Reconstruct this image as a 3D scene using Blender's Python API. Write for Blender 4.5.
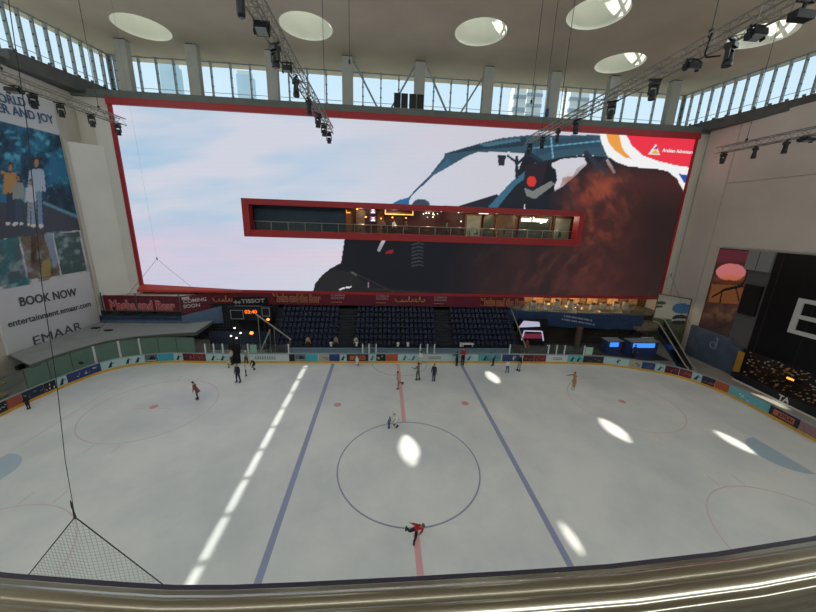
import bpy, bmesh, math, random
import numpy as np
from mathutils import Vector, Matrix

S = bpy.context.scene
for o in list(bpy.data.objects):
    bpy.data.objects.remove(o)
COL = S.collection
rnd = random.Random(7)
names_t = ['first', 'second', 'third', 'fourth', 'fifth', 'sixth', 'seventh', 'eighth', 'ninth', 'tenth']

# ------------------------------------------------------------ camera
CX, CY, CZ = -2.0087, -18.8116, 16.288
YAW, PITCH, ROLL, FPX = 0.0839, -0.2574, 0.0347, 324.47


def cam_axes():
    f = np.array([math.sin(YAW) * math.cos(PITCH), math.cos(YAW) * math.cos(PITCH), math.sin(PITCH)])
    r = np.array([math.cos(YAW), -math.sin(YAW), 0.0])
    u = np.cross(r, f)
    c, s = math.cos(ROLL), math.sin(ROLL)
    return c * r + s * u, -s * r + c * u, f


AR, AU, AF = cam_axes()
cam = bpy.data.cameras.new('camera')
cam.sensor_width = 36
cam.lens = 36 * FPX / 816
cam.clip_start = 0.03
cam.clip_end = 2000
camo = bpy.data.objects.new('camera', cam)
COL.objects.link(camo)
m3 = Matrix((AR, AU, -AF)).transposed()
camo.matrix_world = Matrix.Translation((CX, CY, CZ)) @ m3.to_4x4()
S.camera = camo

# ------------------------------------------------------------ world, sun, fill lamps, exposure
S.view_settings.view_transform = 'Standard'
S.view_settings.look = 'None'
S.view_settings.gamma = 1
S.view_settings.exposure = 0.0
S.view_settings.use_curve_mapping = False

w = bpy.data.worlds.new('sky')
S.world = w
w.use_nodes = True
nt = w.node_tree
nt.nodes.clear()
wo = nt.nodes.new('ShaderNodeOutputWorld')
bg = nt.nodes.new('ShaderNodeBackground')
tc = nt.nodes.new('ShaderNodeTexCoord')
sx = nt.nodes.new('ShaderNodeSeparateXYZ')
rp = nt.nodes.new('ShaderNodeValToRGB')
rp.color_ramp.elements[0].position = 0.0
rp.color_ramp.elements[0].color = (0.80, 0.92, 0.98, 1)
rp.color_ramp.elements[1].position = 0.75
rp.color_ramp.elements[1].color = (0.46, 0.72, 0.95, 1)
nt.links.new(tc.outputs['Generated'], sx.inputs[0])
nt.links.new(sx.outputs['Z'], rp.inputs[0])
nt.links.new(rp.outputs[0], bg.inputs[0])
nt.links.new(bg.outputs[0], wo.inputs[0])
bg.inputs[1].default_value = 1.08

SUN_D = Vector((26.4, 2.5, -30.5)).normalized()
sl = bpy.data.lights.new('sun', 'SUN')
sl.energy = 7.0
sl.color = (1.0, 0.95, 0.84)
sl.angle = math.radians(0.53)
so = bpy.data.objects.new('sun', sl)
COL.objects.link(so)
so.rotation_euler = SUN_D.to_track_quat('-Z', 'Y').to_euler()
so.location = (-60, 0, 80)


def fill_lamp(name, loc, target, sx_, sy_, power, color=(0.90, 0.99, 1.0)):
    l = bpy.data.lights.new(name, 'AREA')
    l.shape = 'RECTANGLE'
    l.size = sx_
    l.size_y = sy_
    l.energy = power
    l.color = color
    o = bpy.data.objects.new(name, l)
    COL.objects.link(o)
    o.location = loc
    d = Vector(target) - Vector(loc)
    o.rotation_euler = d.to_track_quat('-Z', 'Y').to_euler()


# area lamps added inside the side and rear windows to boost the daylight
fill_lamp('fill_left_windows', (-36.0, -9, 32), (0, -9, 12), 40, 3.6, 2250)
fill_lamp('fill_right_windows', (40.6, -11, 32), (4, -11, 12), 38, 3.6, 2300)
fill_lamp('fill_rear_windows', (2, -29.3, 32), (2, 0, 14), 66, 3.6, 4500)

# ------------------------------------------------------------ helpers


def lin(c):
    out = []
    for v in c[:3]:
        v = v / 255.0
        out.append(v / 12.92 if v <= 0.04045 else ((v + 0.055) / 1.055) ** 2.4)
    return tuple(out)


def ray(px, py):
    d = AR * ((px - 408) / FPX) + AU * (-(py - 306) / FPX) + AF
    return d


def at(px, py, axis, val):
    """the point of the plane axis = val that lies in this direction from the viewer"""
    d = ray(px, py)
    i = 'xyz'.index(axis)
    t = (val - (CX, CY, CZ)[i]) / d[i]
    return Vector((CX + d[0] * t, CY + d[1] * t, CZ + d[2] * t))


def project(P):
    P = np.atleast_2d(np.asarray(P, float)) - np.array([CX, CY, CZ])
    x = P @ AR
    y = P @ AU
    z = P @ AF
    return 408 + FPX * x / z, 306 - FPX * y / z


MATS = {}


def mat(name, rgb, rough=0.6, metal=0.0, noise=0.0, scale=3.0, spec=0.4, emit=None, estr=1.0, coat=0.0):
    """principled material, rgb in 0..255, with a soft noise variation of the base colour"""
    if name in MATS:
        return MATS[name]
    m = bpy.data.materials.new(name)
    m.use_nodes = True
    n = m.node_tree
    b = n.nodes['Principled BSDF']
    c = lin(rgb)
    b.inputs['Base Color'].default_value = (*c, 1)
    b.inputs['Roughness'].default_value = rough
    b.inputs['Metallic'].default_value = metal
    b.inputs['Specular IOR Level'].default_value = spec
    if coat:
        b.inputs['Coat Weight'].default_value = coat
    if noise > 0:
        t = n.nodes.new('ShaderNodeTexCoord')
        nz = n.nodes.new('ShaderNodeTexNoise')
        nz.inputs['Scale'].default_value = scale
        nz.inputs['Detail'].default_value = 5
        r = n.nodes.new('ShaderNodeValToRGB')
        r.color_ramp.elements[0].position = 0.3
        r.color_ramp.elements[1].position = 0.7
        r.color_ramp.elements[0].color = (*[v * (1 - noise) for v in c], 1)
        r.color_ramp.elements[1].color = (*[min(1, v * (1 + noise * .7)) for v in c], 1)
        n.links.new(t.outputs['Object'], nz.inputs['Vector'])
        n.links.new(nz.outputs['Fac'], r.inputs[0])
        n.links.new(r.outputs[0], b.inputs['Base Color'])
    if emit:
        b.inputs['Emission Color'].default_value = (*lin(emit), 1)
        b.inputs['Emission Strength'].default_value = estr
    MATS[name] = m
    return m


def glass_mat(name, tint, glossy=0.06, alpha=1.0):
    """thin pane: mostly clear, a little tint, a little reflection"""
    if name in MATS:
        return MATS[name]
    m = bpy.data.materials.new(name)
    m.use_nodes = True
    n = m.node_tree
    n.nodes.clear()
    o = n.nodes.new('ShaderNodeOutputMaterial')
    t = n.nodes.new('ShaderNodeBsdfTransparent')
    t.inputs[0].default_value = (*tint, 1)
    g = n.nodes.new('ShaderNodeBsdfGlossy')
    g.inputs['Roughness'].default_value = 0.05
    mx = n.nodes.new('ShaderNodeMixShader')
    mx.inputs[0].default_value = glossy
    n.links.new(t.outputs[0], mx.inputs[1])
    n.links.new(g.outputs[0], mx.inputs[2])
    n.links.new(mx.outputs[0], o.inputs[0])
    MATS[name] = m
    return m


def attr_mat(name, emissive, rough=0.7, strength=1.0):
    """a printed or glowing picture held in the mesh's own colour attribute"""
    m = bpy.data.materials.new(name)
    m.use_nodes = True
    n = m.node_tree
    b = n.nodes['Principled BSDF']
    a = n.nodes.new('ShaderNodeAttribute')
    a.attribute_name = 'picture'
    b.inputs['Roughness'].default_value = rough
    if emissive:
        b.inputs['Base Color'].default_value = (0.008, 0.008, 0.009, 1)
        b.inputs['Specular IOR Level'].default_value = 0.1
        n.links.new(a.outputs['Color'], b.inputs['Emission Color'])
        b.inputs['Emission Strength'].default_value = strength
    else:
        n.links.new(a.outputs['Color'], b.inputs['Base Color'])
    return m


class MB:
    """collects shapes and links them as ONE mesh object"""

    def __init__(s):
        s.v, s.f, s.mi, s.cur = [], [], [], 0

    def use(s, i):
        s.cur = i
        return s

    def add(s, verts, faces):
        b = len(s.v)
        s.v += [tuple(p) for p in verts]
        for f in faces:
            s.f.append([b + i for i in f])
            s.mi.append(s.cur)
        return s

    def hexa(s, p):
        """eight corners: bottom loop then top loop"""
        return s.add(p, [(3, 2, 1, 0), (4, 5, 6, 7), (0, 1, 5, 4), (1, 2, 6, 5), (2, 3, 7, 6), (3, 0, 4, 7)])

    def box(s, x0, x1, y0, y1, z0, z1):
        return s.hexa([(x0, y0, z0), (x1, y0, z0), (x1, y1, z0), (x0, y1, z0),
                       (x0, y0, z1), (x1, y0, z1), (x1, y1, z1), (x0, y1, z1)])

    def frame_box(s, c, ax, ay, az, hx, hy, hz):
        c, ax, ay, az = Vector(c), Vector(ax), Vector(ay), Vector(az)
        P = []
        for k in (-1, 1):
            for i, j in ((-1, -1), (1, -1), (1, 1), (-1, 1)):
                P.append(c + ax * hx * i + ay * hy * j + az * hz * k)
        return s.hexa(P)

    def bar(s, p, q, wx, wz=None, up=(0, 0, 1)):
        p, q = Vector(p), Vector(q)
        wz = wz or wx
        d = q - p
        L = d.length
        d.normalize()
        u = Vector(up)
        if abs(d.dot(u)) > 0.98:
            u = Vector((0, 1, 0))
        r = d.cross(u).normalized()
        u = r.cross(d).normalized()
        return s.frame_box((p + q) / 2, r, d, u, wx / 2, L / 2, wz / 2)

    def tube(s, p, q, r, n=6, r2=None, caps=True):
        p, q = Vector(p), Vector(q)
        r2 = r if r2 is None else r2
        d = (q - p).normalized()
        u = Vector((0, 0, 1)) if abs(d.z) < 0.9 else Vector((1, 0, 0))
        a = d.cross(u).normalized()
        b = d.cross(a).normalized()
        V = []
        for c, rr in ((p, r), (q, r2)):
            for k in range(n):
                t = 2 * math.pi * k / n
                V.append(c + (a * math.cos(t) + b * math.sin(t)) * rr)
        F = [(k, (k + 1) % n, n + (k + 1) % n, n + k) for k in range(n)]
        if caps:
            F += [tuple(range(n))[::-1], tuple(range(n, 2 * n))]
        return s.add(V, F)

    def path(s, pts, r, n=6):
        for a, b in zip(pts[:-1], pts[1:]):
            s.tube(a, b, r, n)
        return s

    def lathe(s, prof, c=(0, 0, 0), n=16, ax=(1, 0, 0), ay=(0, 1, 0), az=(0, 0, 1)):
        c, ax, ay, az = Vector(c), Vector(ax), Vector(ay), Vector(az)
        V = []
        for r, z in prof:
            for k in range(n):
                t = 2 * math.pi * k / n
                V.append(c + ax * (r * math.cos(t)) + ay * (r * math.sin(t)) + az * z)
        F = []
        for j in range(len(prof) - 1):
            for k in range(n):
                F.append((j * n + k, j * n + (k + 1) % n, (j + 1) * n + (k + 1) % n, (j + 1) * n + k))
        F.append(tuple(range(n))[::-1])
        F.append(tuple(range((len(prof) - 1) * n, len(prof) * n)))
        return s.add(V, F)

    def ball(s, c, rx, ry=None, rz=None, n=10, m=6):
        ry = ry or rx
        rz = rz or rx
        prof = []
        V = [(c[0], c[1], c[2] - rz)]
        for j in range(1, m):
            a = -math.pi / 2 + math.pi * j / m
            for k in range(n):
                t = 2 * math.pi * k / n
                V.append((c[0] + rx * math.cos(a) * math.cos(t), c[1] + ry * math.cos(a) * math.sin(t), c[2] + rz * math.sin(a)))
        V.append((c[0], c[1], c[2] + rz))
        F = [(0, 1 + (k + 1) % n, 1 + k) for k in range(n)]
        for j in range(m - 2):
            for k in range(n):
                F.append((1 + j * n + k, 1 + j * n + (k + 1) % n, 1 + (j + 1) * n + (k + 1) % n, 1 + (j + 1) * n + k))
        b = 1 + (m - 2) * n
        F += [(b + k, b + (k + 1) % n, len(V) - 1) for k in range(n)]
        return s.add(V, F)

    def prism(s, poly, off):
        """flat polygon (3-D points) pushed along off"""
        off = Vector(off)
        n = len(poly)
        V = [Vector(p) for p in poly] + [Vector(p) + off for p in poly]
        F = [tuple(range(n))[::-1], tuple(range(n, 2 * n))] + [(k, (k + 1) % n, n + (k + 1) % n, n + k) for k in range(n)]
        return s.add(V, F)

    def build(s, name, mats, parent=None, smooth=False, origin=None, fix=True):
        me = bpy.data.meshes.new(name)
        V = s.v
        off = Vector((0, 0, 0))
        if origin is not None:
            off = Vector(origin)
        elif parent is not None:
            off = Vector(parent.matrix_world.translation)
        V = [(p[0] - off.x, p[1] - off.y, p[2] - off.z) for p in V]
        me.from_pydata(V, [], s.f)
        for m in (mats if isinstance(mats, (list, tuple)) else [mats]):
            me.materials.append(m)
        me.polygons.foreach_set('material_index', s.mi)
        if fix:
            b = bmesh.new()
            b.from_mesh(me)
            bmesh.ops.recalc_face_normals(b, faces=b.faces)
            b.to_mesh(me)
            b.free()
        if smooth:
            me.polygons.foreach_set('use_smooth', [True] * len(me.polygons))
        me.update()
        o = bpy.data.objects.new(name, me)
        COL.objects.link(o)
        if parent is not None:
            o.parent = parent
        elif origin is not None:
            o.location = origin
        return o


def tag(o, label=None, cat=None, group=None, kind=None):
    if label:
        o['label'] = label
    if cat:
        o['category'] = cat
    if group:
        o['group'] = group
    if kind:
        o['kind'] = kind
    return o


def thing(name, label, cat, loc=(0, 0, 0), group=None, kind=None):
    o = bpy.data.objects.new(name, None)
    COL.objects.link(o)
    o.location = loc
    o.matrix_world = Matrix.Translation(loc)
    o.empty_display_size = 0.2
    return tag(o, label, cat, group, kind)


def struct(mb, name, mats, **k):
    o = mb.build(name, mats, **k)
    o['kind'] = 'structure'
    return o


def copy_tree(o, parent=None):
    c = o.copy()
    COL.objects.link(c)
    c.parent = parent
    for ch in list(o.children):
        copy_tree(ch, c)
    return c


def letters(name, body, p0, p1, height, material, parent=None, up=(0, 0, 1), depth=0.02, lift=0.02, track=1.0, bold=0.0, fit=True):
    """raised lettering whose baseline runs from p0 to p1"""
    p0, p1, up = Vector(p0), Vector(p1), Vector(up)
    cu = bpy.data.curves.new(name, 'FONT')
    cu.body = body
    cu.size = 1.0
    cu.extrude = 0.01
    cu.offset = bold
    cu.space_character = track
    cu.resolution_u = 3
    to = bpy.data.objects.new(name + '_tmp', cu)
    COL.objects.link(to)
    dg = bpy.context.evaluated_depsgraph_get()
    me = bpy.data.meshes.new_from_object(to.evaluated_get(dg))
    bpy.data.objects.remove(to)
    bpy.data.curves.remove(cu)
    n = len(me.vertices)
    co = np.empty(n * 3)
    me.vertices.foreach_get('co', co)
    co = co.reshape(n, 3)
    x0, x1 = co[:, 0].min(), co[:, 0].max()
    h = 0.70
    r = p1 - p0
    L = r.length
    r.normalize()
    nrm = r.cross(up).normalized()
    up2 = nrm.cross(r).normalized()
    sx_ = L / (x1 - x0) if fit else height / h
    sy_ = height / h
    off = Vector(parent.matrix_world.translation) if parent is not None else Vector((0, 0, 0))
    Pn = np.array(p0 - off)[None] + np.outer((co[:, 0] - x0) * sx_, np.array(r)) + np.outer(co[:, 1] * sy_, np.array(up2)) \
        + np.outer(co[:, 2] / 0.01 * depth / 2 + lift, np.array(nrm))
    me.vertices.foreach_set('co', Pn.ravel())
    me.name = name
    me.materials.clear()
    me.materials.append(material)
    me.update()
    o = bpy.data.objects.new(name, me)
    COL.objects.link(o)
    if parent is not None:
        o.parent = parent
    return o


def picture_grid(name, origin, ux, uz, nu, nv, colfun, material, parent=None, hole=None):
    """a flat picture: grid of (nu x nv) cells spanned by ux, uz, one colour per vertex"""
    O, U, W = np.array(origin, float), np.array(ux, float), np.array(uz, float)
    a = np.linspace(0, 1, nu + 1)
    b = np.linspace(0, 1, nv + 1)
    A, B = np.meshgrid(a, b)
    P = O + A[..., None] * U + B[..., None] * W
    P = P.reshape(-1, 3)
    idx = np.arange((nu + 1) * (nv + 1)).reshape(nv + 1, nu + 1)
    q = np.stack([idx[:-1, :-1], idx[:-1, 1:], idx[1:, 1:], idx[1:, :-1]], -1).reshape(-1, 4)
    if hole is not None:
        cen = P[q].mean(1)
        keep = ~hole(cen)
        q = q[keep]
    C = colfun(P)
    off = np.array(parent.matrix_world.translation) if parent is not None else np.zeros(3)
    me = bpy.data.meshes.new(name)
    used = np.unique(q)
    remap = -np.ones(len(P), int)
    remap[used] = np.arange(len(used))
    q = remap[q]
    P2 = (P - off)[used]
    me.from_pydata(P2.tolist(), [], q.tolist())
    ca = me.color_attributes.new('picture', 'FLOAT_COLOR', 'POINT')
    full = np.ones((len(used), 4), np.float32)
    full[:, :3] = C[used]
    ca.data.foreach_set('color', full.ravel())
    me.materials.append(material)
    me.update()
    o = bpy.data.objects.new(name, me)
    COL.objects.link(o)
    if parent is not None:
        o.parent = parent
    return o


def lin_np(c):
    c = np.asarray(c, float) / 255.0
    return np.where(c <= 0.04045, c / 12.92, ((c + 0.055) / 1.055) ** 2.4)


class Paint:
    """paints a picture at the points (x, y); colours 0..255"""

    def __init__(s, x, y, base):
        s.x, s.y = x, y
        s.c = np.zeros((len(x), 3))
        s.c[:] = base

    def poly(s, pts, col, alpha=1.0):
        pts = np.array(pts, float)
        ins = np.zeros(len(s.x), bool)
        n = len(pts)
        for i in range(n):
            x0, y0 = pts[i]
            x1, y1 = pts[(i + 1) % n]
            if y0 == y1:
                continue
            cnd = ((s.y < y0) != (s.y < y1)) & (s.x < (x1 - x0) * (s.y - y0) / (y1 - y0) + x0)
            ins ^= cnd
        s.mix(ins.astype(float) * alpha, col)
        return s

    def mix(s, a, col):
        a = np.clip(a, 0, 1)[:, None]
        col = np.asarray(col, float)
        s.c = s.c * (1 - a) + col * a
        return s

    def line(s, p, q, wd, col, alpha=1.0):
        p, q = np.array(p, float), np.array(q, float)
        d = q - p
        L2 = (d ** 2).sum() + 1e-9
        t = np.clip(((s.x - p[0]) * d[0] + (s.y - p[1]) * d[1]) / L2, 0, 1)
        r = np.hypot(s.x - p[0] - t * d[0], s.y - p[1] - t * d[1])
        s.mix((r < wd / 2) * alpha, col)
        return s

    def blob(s, cx, cy, rx, ry, col, alpha=1.0, soft=True):
        r = ((s.x - cx) / rx) ** 2 + ((s.y - cy) / ry) ** 2
        a = np.exp(-r * 1.5) if soft else (r < 1).astype(float)
        s.mix(a * alpha, col)
        return s

    def lin(s):
        return lin_np(np.clip(s.c, 0, 255))


def vnoise(x, y, sc, seed=0, octaves=4):
    rs = np.random.RandomState(seed)
    out = np.zeros(len(x))
    amp, tot = 1.0, 0.0
    for o in range(octaves):
        T = rs.rand(64, 64)
        fx, fy = x / sc, y / sc
        ix, iy = np.floor(fx).astype(int), np.floor(fy).astype(int)
        tx, ty = fx - ix, fy - iy
        tx, ty = tx * tx * (3 - 2 * tx), ty * ty * (3 - 2 * ty)
        g = lambda a, b: T[(b % 64), (a % 64)]
        v = (g(ix, iy) * (1 - tx) + g(ix + 1, iy) * tx) * (1 - ty) + (g(ix, iy + 1) * (1 - tx) + g(ix + 1, iy + 1) * tx) * ty
        out += amp * v
        tot += amp
        amp *= 0.55
        sc *= 0.5
    return out / tot

# ------------------------------------------------------------ rink outline
KEYS = [(-32.2, 0), (-32.35, 4), (-32.3, 7.5), (-31.95, 9.9), (-31.35, 12.5), (-30.5, 14.4), (-29, 15.7), (-25.6, 16.6),
        (-21.7, 16.48), (-11, 16.42), (1, 16.48), (14.7, 16.33), (24.6, 15.8), (28.6, 14.45), (31.9, 12.45), (33.4, 9.3),
        (33.65, 5.7), (33.3, 1.5), (33.1, -2), (32.2, -9), (29, -14), (24, -16.3), (10, -16.5), (-8, -16.5), (-22, -16.4), (-29, -14.8), (-31.8, -9), (-32.2, -4)]


def catmull(keys, per=8):
    out = []
    n = len(keys)
    K = [np.array(k, float) for k in keys]
    for i in range(n):
        p0, p1, p2, p3 = K[i - 1], K[i], K[(i + 1) % n], K[(i + 2) % n]
        # centripetal-like tangents scaled by chord
        d1 = np.linalg.norm(p2 - p1)
        t1 = (p2 - p0) / (np.linalg.norm(p2 - p1) + np.linalg.norm(p1 - p0)) * d1
        t2 = (p3 - p1) / (np.linalg.norm(p3 - p2) + np.linalg.norm(p2 - p1)) * d1
        for k in range(per):
            t = k / per
            h = (2 * t ** 3 - 3 * t ** 2 + 1, t ** 3 - 2 * t ** 2 + t, -2 * t ** 3 + 3 * t ** 2, t ** 3 - t ** 2)
            out.append(h[0] * p1 + h[1] * t1 + h[2] * p2 + h[3] * t2)
    return np.array(out)


RINK = catmull(KEYS)
NR = len(RINK)
_tan = np.roll(RINK, -1, 0) - np.roll(RINK, 1, 0)
_tan /= np.linalg.norm(_tan, axis=1)[:, None]
RN = np.stack([-_tan[:, 1], _tan[:, 0]], 1)      # outward normal (outline runs clockwise)
if ((RN * RINK).sum(1)).mean() < 0:
    RN = -RN
RS = np.concatenate([[0], np.cumsum(np.linalg.norm(np.diff(np.vstack([RINK, RINK[:1]]), axis=0), axis=1))])


def rink_at(s, off=0.0):
    s = s % RS[-1]
    x = np.interp(s, RS, np.append(RINK[:, 0], RINK[0, 0]))
    y = np.interp(s, RS, np.append(RINK[:, 1], RINK[0, 1]))
    nx = np.interp(s, RS, np.append(RN[:, 0], RN[0, 0]))
    ny = np.interp(s, RS, np.append(RN[:, 1], RN[0, 1]))
    return np.array([x + nx * off, y + ny * off])


_ss = np.arange(0, RS[-1], 0.05)
_pp = np.array([rink_at(s) for s in _ss])
_px, _py = project(np.c_[_pp, np.full(len(_pp), 0.65)])
_far = (_pp[:, 1] > -2) & (_py < 470)
_S, _PX = _ss[_far], _px[_far]
_o = np.argsort(_PX)
_S, _PX = _S[_o], _PX[_o]


def s_of(px):
    return float(np.interp(px, _PX, _S))


def rink_strip(mb, s0, s1, off0, off1, z0, z1, step=0.6):
    """a band that follows the rink outline"""
    n = max(1, int(round(abs(s1 - s0) / step)))
    P = [s0 + (s1 - s0) * k / n for k in range(n + 1)]
    V = []
    for s in P:
        a, b = rink_at(s, off0), rink_at(s, off1)
        V += [(a[0], a[1], z0), (b[0], b[1], z0), (b[0], b[1], z1), (a[0], a[1], z1)]
    F = []
    for k in range(n):
        i = 4 * k
        for e in range(4):
            F.append((i + e, i + (e + 1) % 4, i + 4 + (e + 1) % 4, i + 4 + e))
    F += [(3, 2, 1, 0), (4 * n, 4 * n + 1, 4 * n + 2, 4 * n + 3)]
    mb.add(V, F)


# ------------------------------------------------------------ floor and ice
m_conc = mat('walkway_concrete', (160, 154, 144), 0.7, noise=0.15, scale=0.6)
struct(MB().box(-37, 41, -31, 29.2, -0.3, -0.06), 'floor', m_conc)
struct(MB().box(-500, 500, -500, 500, -0.8, -0.5), 'ground', mat('outdoor_paving', (170, 165, 155), 0.9))

struct(MB().box(15.95, 35.2, 17.2, 24.2, -.06, -.04), 'floor_hall', mat('hall_floor_dark', (62, 60, 62), .8, noise=.2, scale=.8))  # thin darker sheet laid over the floor right of the stands
m_ice = mat('ice', (226, 227, 224), 0.30, spec=0.35)
n = m_ice.node_tree
b_ = n.nodes['Principled BSDF']
t_ = n.nodes.new('ShaderNodeTexCoord')
z1 = n.nodes.new('ShaderNodeTexNoise')
z1.inputs['Scale'].default_value = 0.13
z1.inputs['Detail'].default_value = 8
z1.inputs['Roughness'].default_value = 0.65
r1 = n.nodes.new('ShaderNodeValToRGB')
r1.color_ramp.elements[0].position = 0.32
r1.color_ramp.elements[0].color = (*lin((205, 208, 210)), 1)
r1.color_ramp.elements[1].position = 0.62
r1.color_ramp.elements[1].color = (*lin((230, 230, 227)), 1)
n.links.new(t_.outputs['Object'], z1.inputs['Vector'])
n.links.new(z1.outputs['Fac'], r1.inputs[0])
n.links.new(r1.outputs[0], b_.inputs['Base Color'])
z2 = n.nodes.new('ShaderNodeTexNoise')
z2.inputs['Scale'].default_value = 1.7
z2.inputs['Detail'].default_value = 6
mr = n.nodes.new('ShaderNodeMapRange')
mr.inputs['To Min'].default_value = 0.24
mr.inputs['To Max'].default_value = 0.5
n.links.new(t_.outputs['Object'], z2.inputs['Vector'])
n.links.new(z2.outputs['Fac'], mr.inputs['Value'])
n.links.new(mr.outputs[0], b_.inputs['Roughness'])

m_blue = mat('ice_blue_line', (152, 158, 188), 0.35)
m_cblue = mat('ice_circle_blue', (146, 150, 172), 0.35)
m_red = mat('ice_red_line', (226, 172, 172), 0.35)
m_fred = mat('ice_faint_red', (216, 198, 196), 0.35)
m_spot = mat('ice_red_spot', (212, 158, 156), 0.35)
m_crease = mat('ice_crease', (176, 194, 208), 0.35)
ice = MB()
ice.add([(p[0], p[1], 0.0) for p in RINK] + [(p[0], p[1], -0.2) for p in RINK],
        [tuple(range(NR))[::-1]] + [(k, (k + 1) % NR, NR + (k + 1) % NR, NR + k) for k in range(NR)])


def ring(mb, cx, cy, r, wd, z=0.003, n=72, a0=0, a1=360, clip=None):
    V, F = [], []
    for k in range(n + 1):
        t = math.radians(a0 + (a1 - a0) * k / n)
        for rr in (r - wd / 2, r + wd / 2):
            V.append((cx + rr * math.cos(t), cy + rr * math.sin(t), z))
    for k in range(n):
        if clip is None or clip(V[2 * k]):
            F.append((2 * k, 2 * k + 1, 2 * k + 3, 2 * k + 2))
    mb.add(V, F)


def disc(mb, cx, cy, r, z=0.003, n=28, a0=0, a1=360):
    V = [(cx + r * math.cos(math.radians(a0 + (a1 - a0) * k / n)), cy + r * math.sin(math.radians(a0 + (a1 - a0) * k / n)), z) for k in range(n + 1)]
    mb.add(V, [tuple(range(n + 1))])


def strip(mb, x0, x1, y0, y1, z=0.002):
    mb.add([(x0, y0, z), (x1, y0, z), (x1, y1, z), (x0, y1, z)], [(0, 1, 2, 3)])


ice.use(1)
strip(ice, -7.68, -7.32, -16.3, 16.25)
strip(ice, 7.32, 7.68, -16.3, 16.2)
ice.use(2)
ring(ice, 0, 0, 4.83, 0.10, z=0.004, n=110)
ring(ice, 0.2, 16.4, 3.2, 0.07, z=0.004, n=40, a0=180, a1=360)
ice.use(3)
strip(ice, -0.17, 0.17, 4.9, 16.2)
strip(ice, -0.17, 0.17, -16.3, -5.1)
ice.use(5)
for sx_ in (-5.86, 5.86):
    for sy_ in (7.62, -7.8):
        disc(ice, sx_, sy_, 0.34)
for sx_ in (-21.5, 21.4):
    for sy_ in (7.62, -7.2 if sx_ < 0 else -7.6):
        disc(ice, sx_, sy_, 0.34)
ice.use(4)
for sx_ in (-21.5, 21.4):
    for sy_ in (7.62, -7.2 if sx_ < 0 else -7.6):
        ring(ice, sx_, sy_, 4.83, 0.09, z=0.004)
        for e in (-1, 1):
            for h in (-1, 1):
                strip(ice, sx_ + e * 0.5 - (0 if e > 0 else 1.1), sx_ + e * 0.5 + (1.1 if e > 0 else 0), sy_ + h * 0.25 - 0.04, sy_ + h * 0.25 + 0.04)
            strip(ice, sx_ - 0.95, sx_ - 0.87, sy_ + e * 4.88 - (0 if e > 0 else .9), sy_ + e * 4.88 + (.9 if e > 0 else 0))
            strip(ice, sx_ + 0.87, sx_ + 0.95, sy_ + e * 4.88 - (0 if e > 0 else .9), sy_ + e * 4.88 + (.9 if e > 0 else 0))
strip(ice, -27.35, -27.27, -15.0, 14.8)
strip(ice, 28.62, 28.7, -14.0, 13.6)
ice.use(6)
disc(ice, -27.25, 0, 2.0, a0=-90, a1=90)
disc(ice, 28.6, 0, 2.0, a0=90, a1=270)
o = struct(ice, 'floor_ice', [m_ice, m_blue, m_cblue, m_red, m_fred, m_spot, m_crease], fix=False)

# ------------------------------------------------------------ walls
m_wall = mat('beige_plaster', (196, 190, 178), 0.8, noise=0.06, scale=0.35)
m_wall2 = mat('pale_panel', (226, 223, 216), 0.75, noise=0.04, scale=0.4)
m_wallR = mat('taupe_panel', (214, 205, 194), 0.75, noise=0.05, scale=0.3)
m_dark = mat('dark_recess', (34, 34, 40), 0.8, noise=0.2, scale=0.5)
m_parapet = mat('grey_green_cladding', (104, 110, 104), 0.6, noise=0.15, scale=0.8)
m_cornice = mat('cornice_cladding', (92, 92, 90), 0.6, noise=0.2, scale=0.8)
m_ceil = mat('ceiling_concrete', (206, 194, 172), 0.9, noise=0.14, scale=0.16)
m_column = mat('column_concrete', (168, 168, 160), 0.85, noise=0.08, scale=0.7)

struct(MB().box(-36.9, -36.3, -30.5, 29.2, -0.3, 28.9), 'wall_left', m_wall)
wr = MB()
wr.box(40.0, 40.5, -30.5, 29.2, -0.3, 28.9)
struct(wr, 'wall_right', m_wallR)
# raised cladding panels on the right wall, with their seams
pr = MB()
pr.box(39.85, 40.0, -8, 20.35, 14.5, 21.95)
pr.box(39.85, 40.0, -8, 20.35, 22.0, 28.6)
pr.box(39.8, 40.0, 20.45, 24.2, 4.4, 28.6)
pr.box(39.85, 40.0, 19.0, 20.35, 4.4, 14.45)
struct(pr, 'trim_1', m_wallR)
# pale boxed panel on the left wall beside the poster
pl_ = MB()
pl_.prism([(-36.1, 22.1, 3.3), (-33.75, 24.0, 3.3), (-33.75, 24.38, 3.3), (-36.3, 24.38, 3.3), (-36.3, 22.1, 3.3)], (0, 0, 20.0))
pl_.box(-34.4, -32.72, 24.1, 24.39, 3.3, 27.2)
struct(pl_, 'trim_2', m_wall2)
struct(MB().box(-36.3, -35.95, 21.7, 22.1, 3.3, 23.5), 'trim_3', m_wall)
struct(MB().box(-36.9, 40.5, -30.5, -30.0, -0.3, 30.2), 'wall_front', m_wall)
BX0, BX1, BZ0, BZ1 = -18.35, 23.9, 14.4, 17.72     # the bar's opening
wb = MB()
wb.box(-36.9, BX0, 24.4, 25.0, 6.45, 28.6)
wb.box(BX1, 40.5, 24.4, 25.0, 6.45, 28.6)
wb.box(BX0, BX1, 24.4, 25.0, 6.45, BZ0)
wb.box(BX0, BX1, 24.4, 25.0, BZ1, 28.6)
struct(wb, 'wall_back', m_wallR)
struct(MB().box(-36.9, 40.5, 28.9, 29.3, -0.3, 29.9), 'wall_outer', m_dark)
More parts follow.
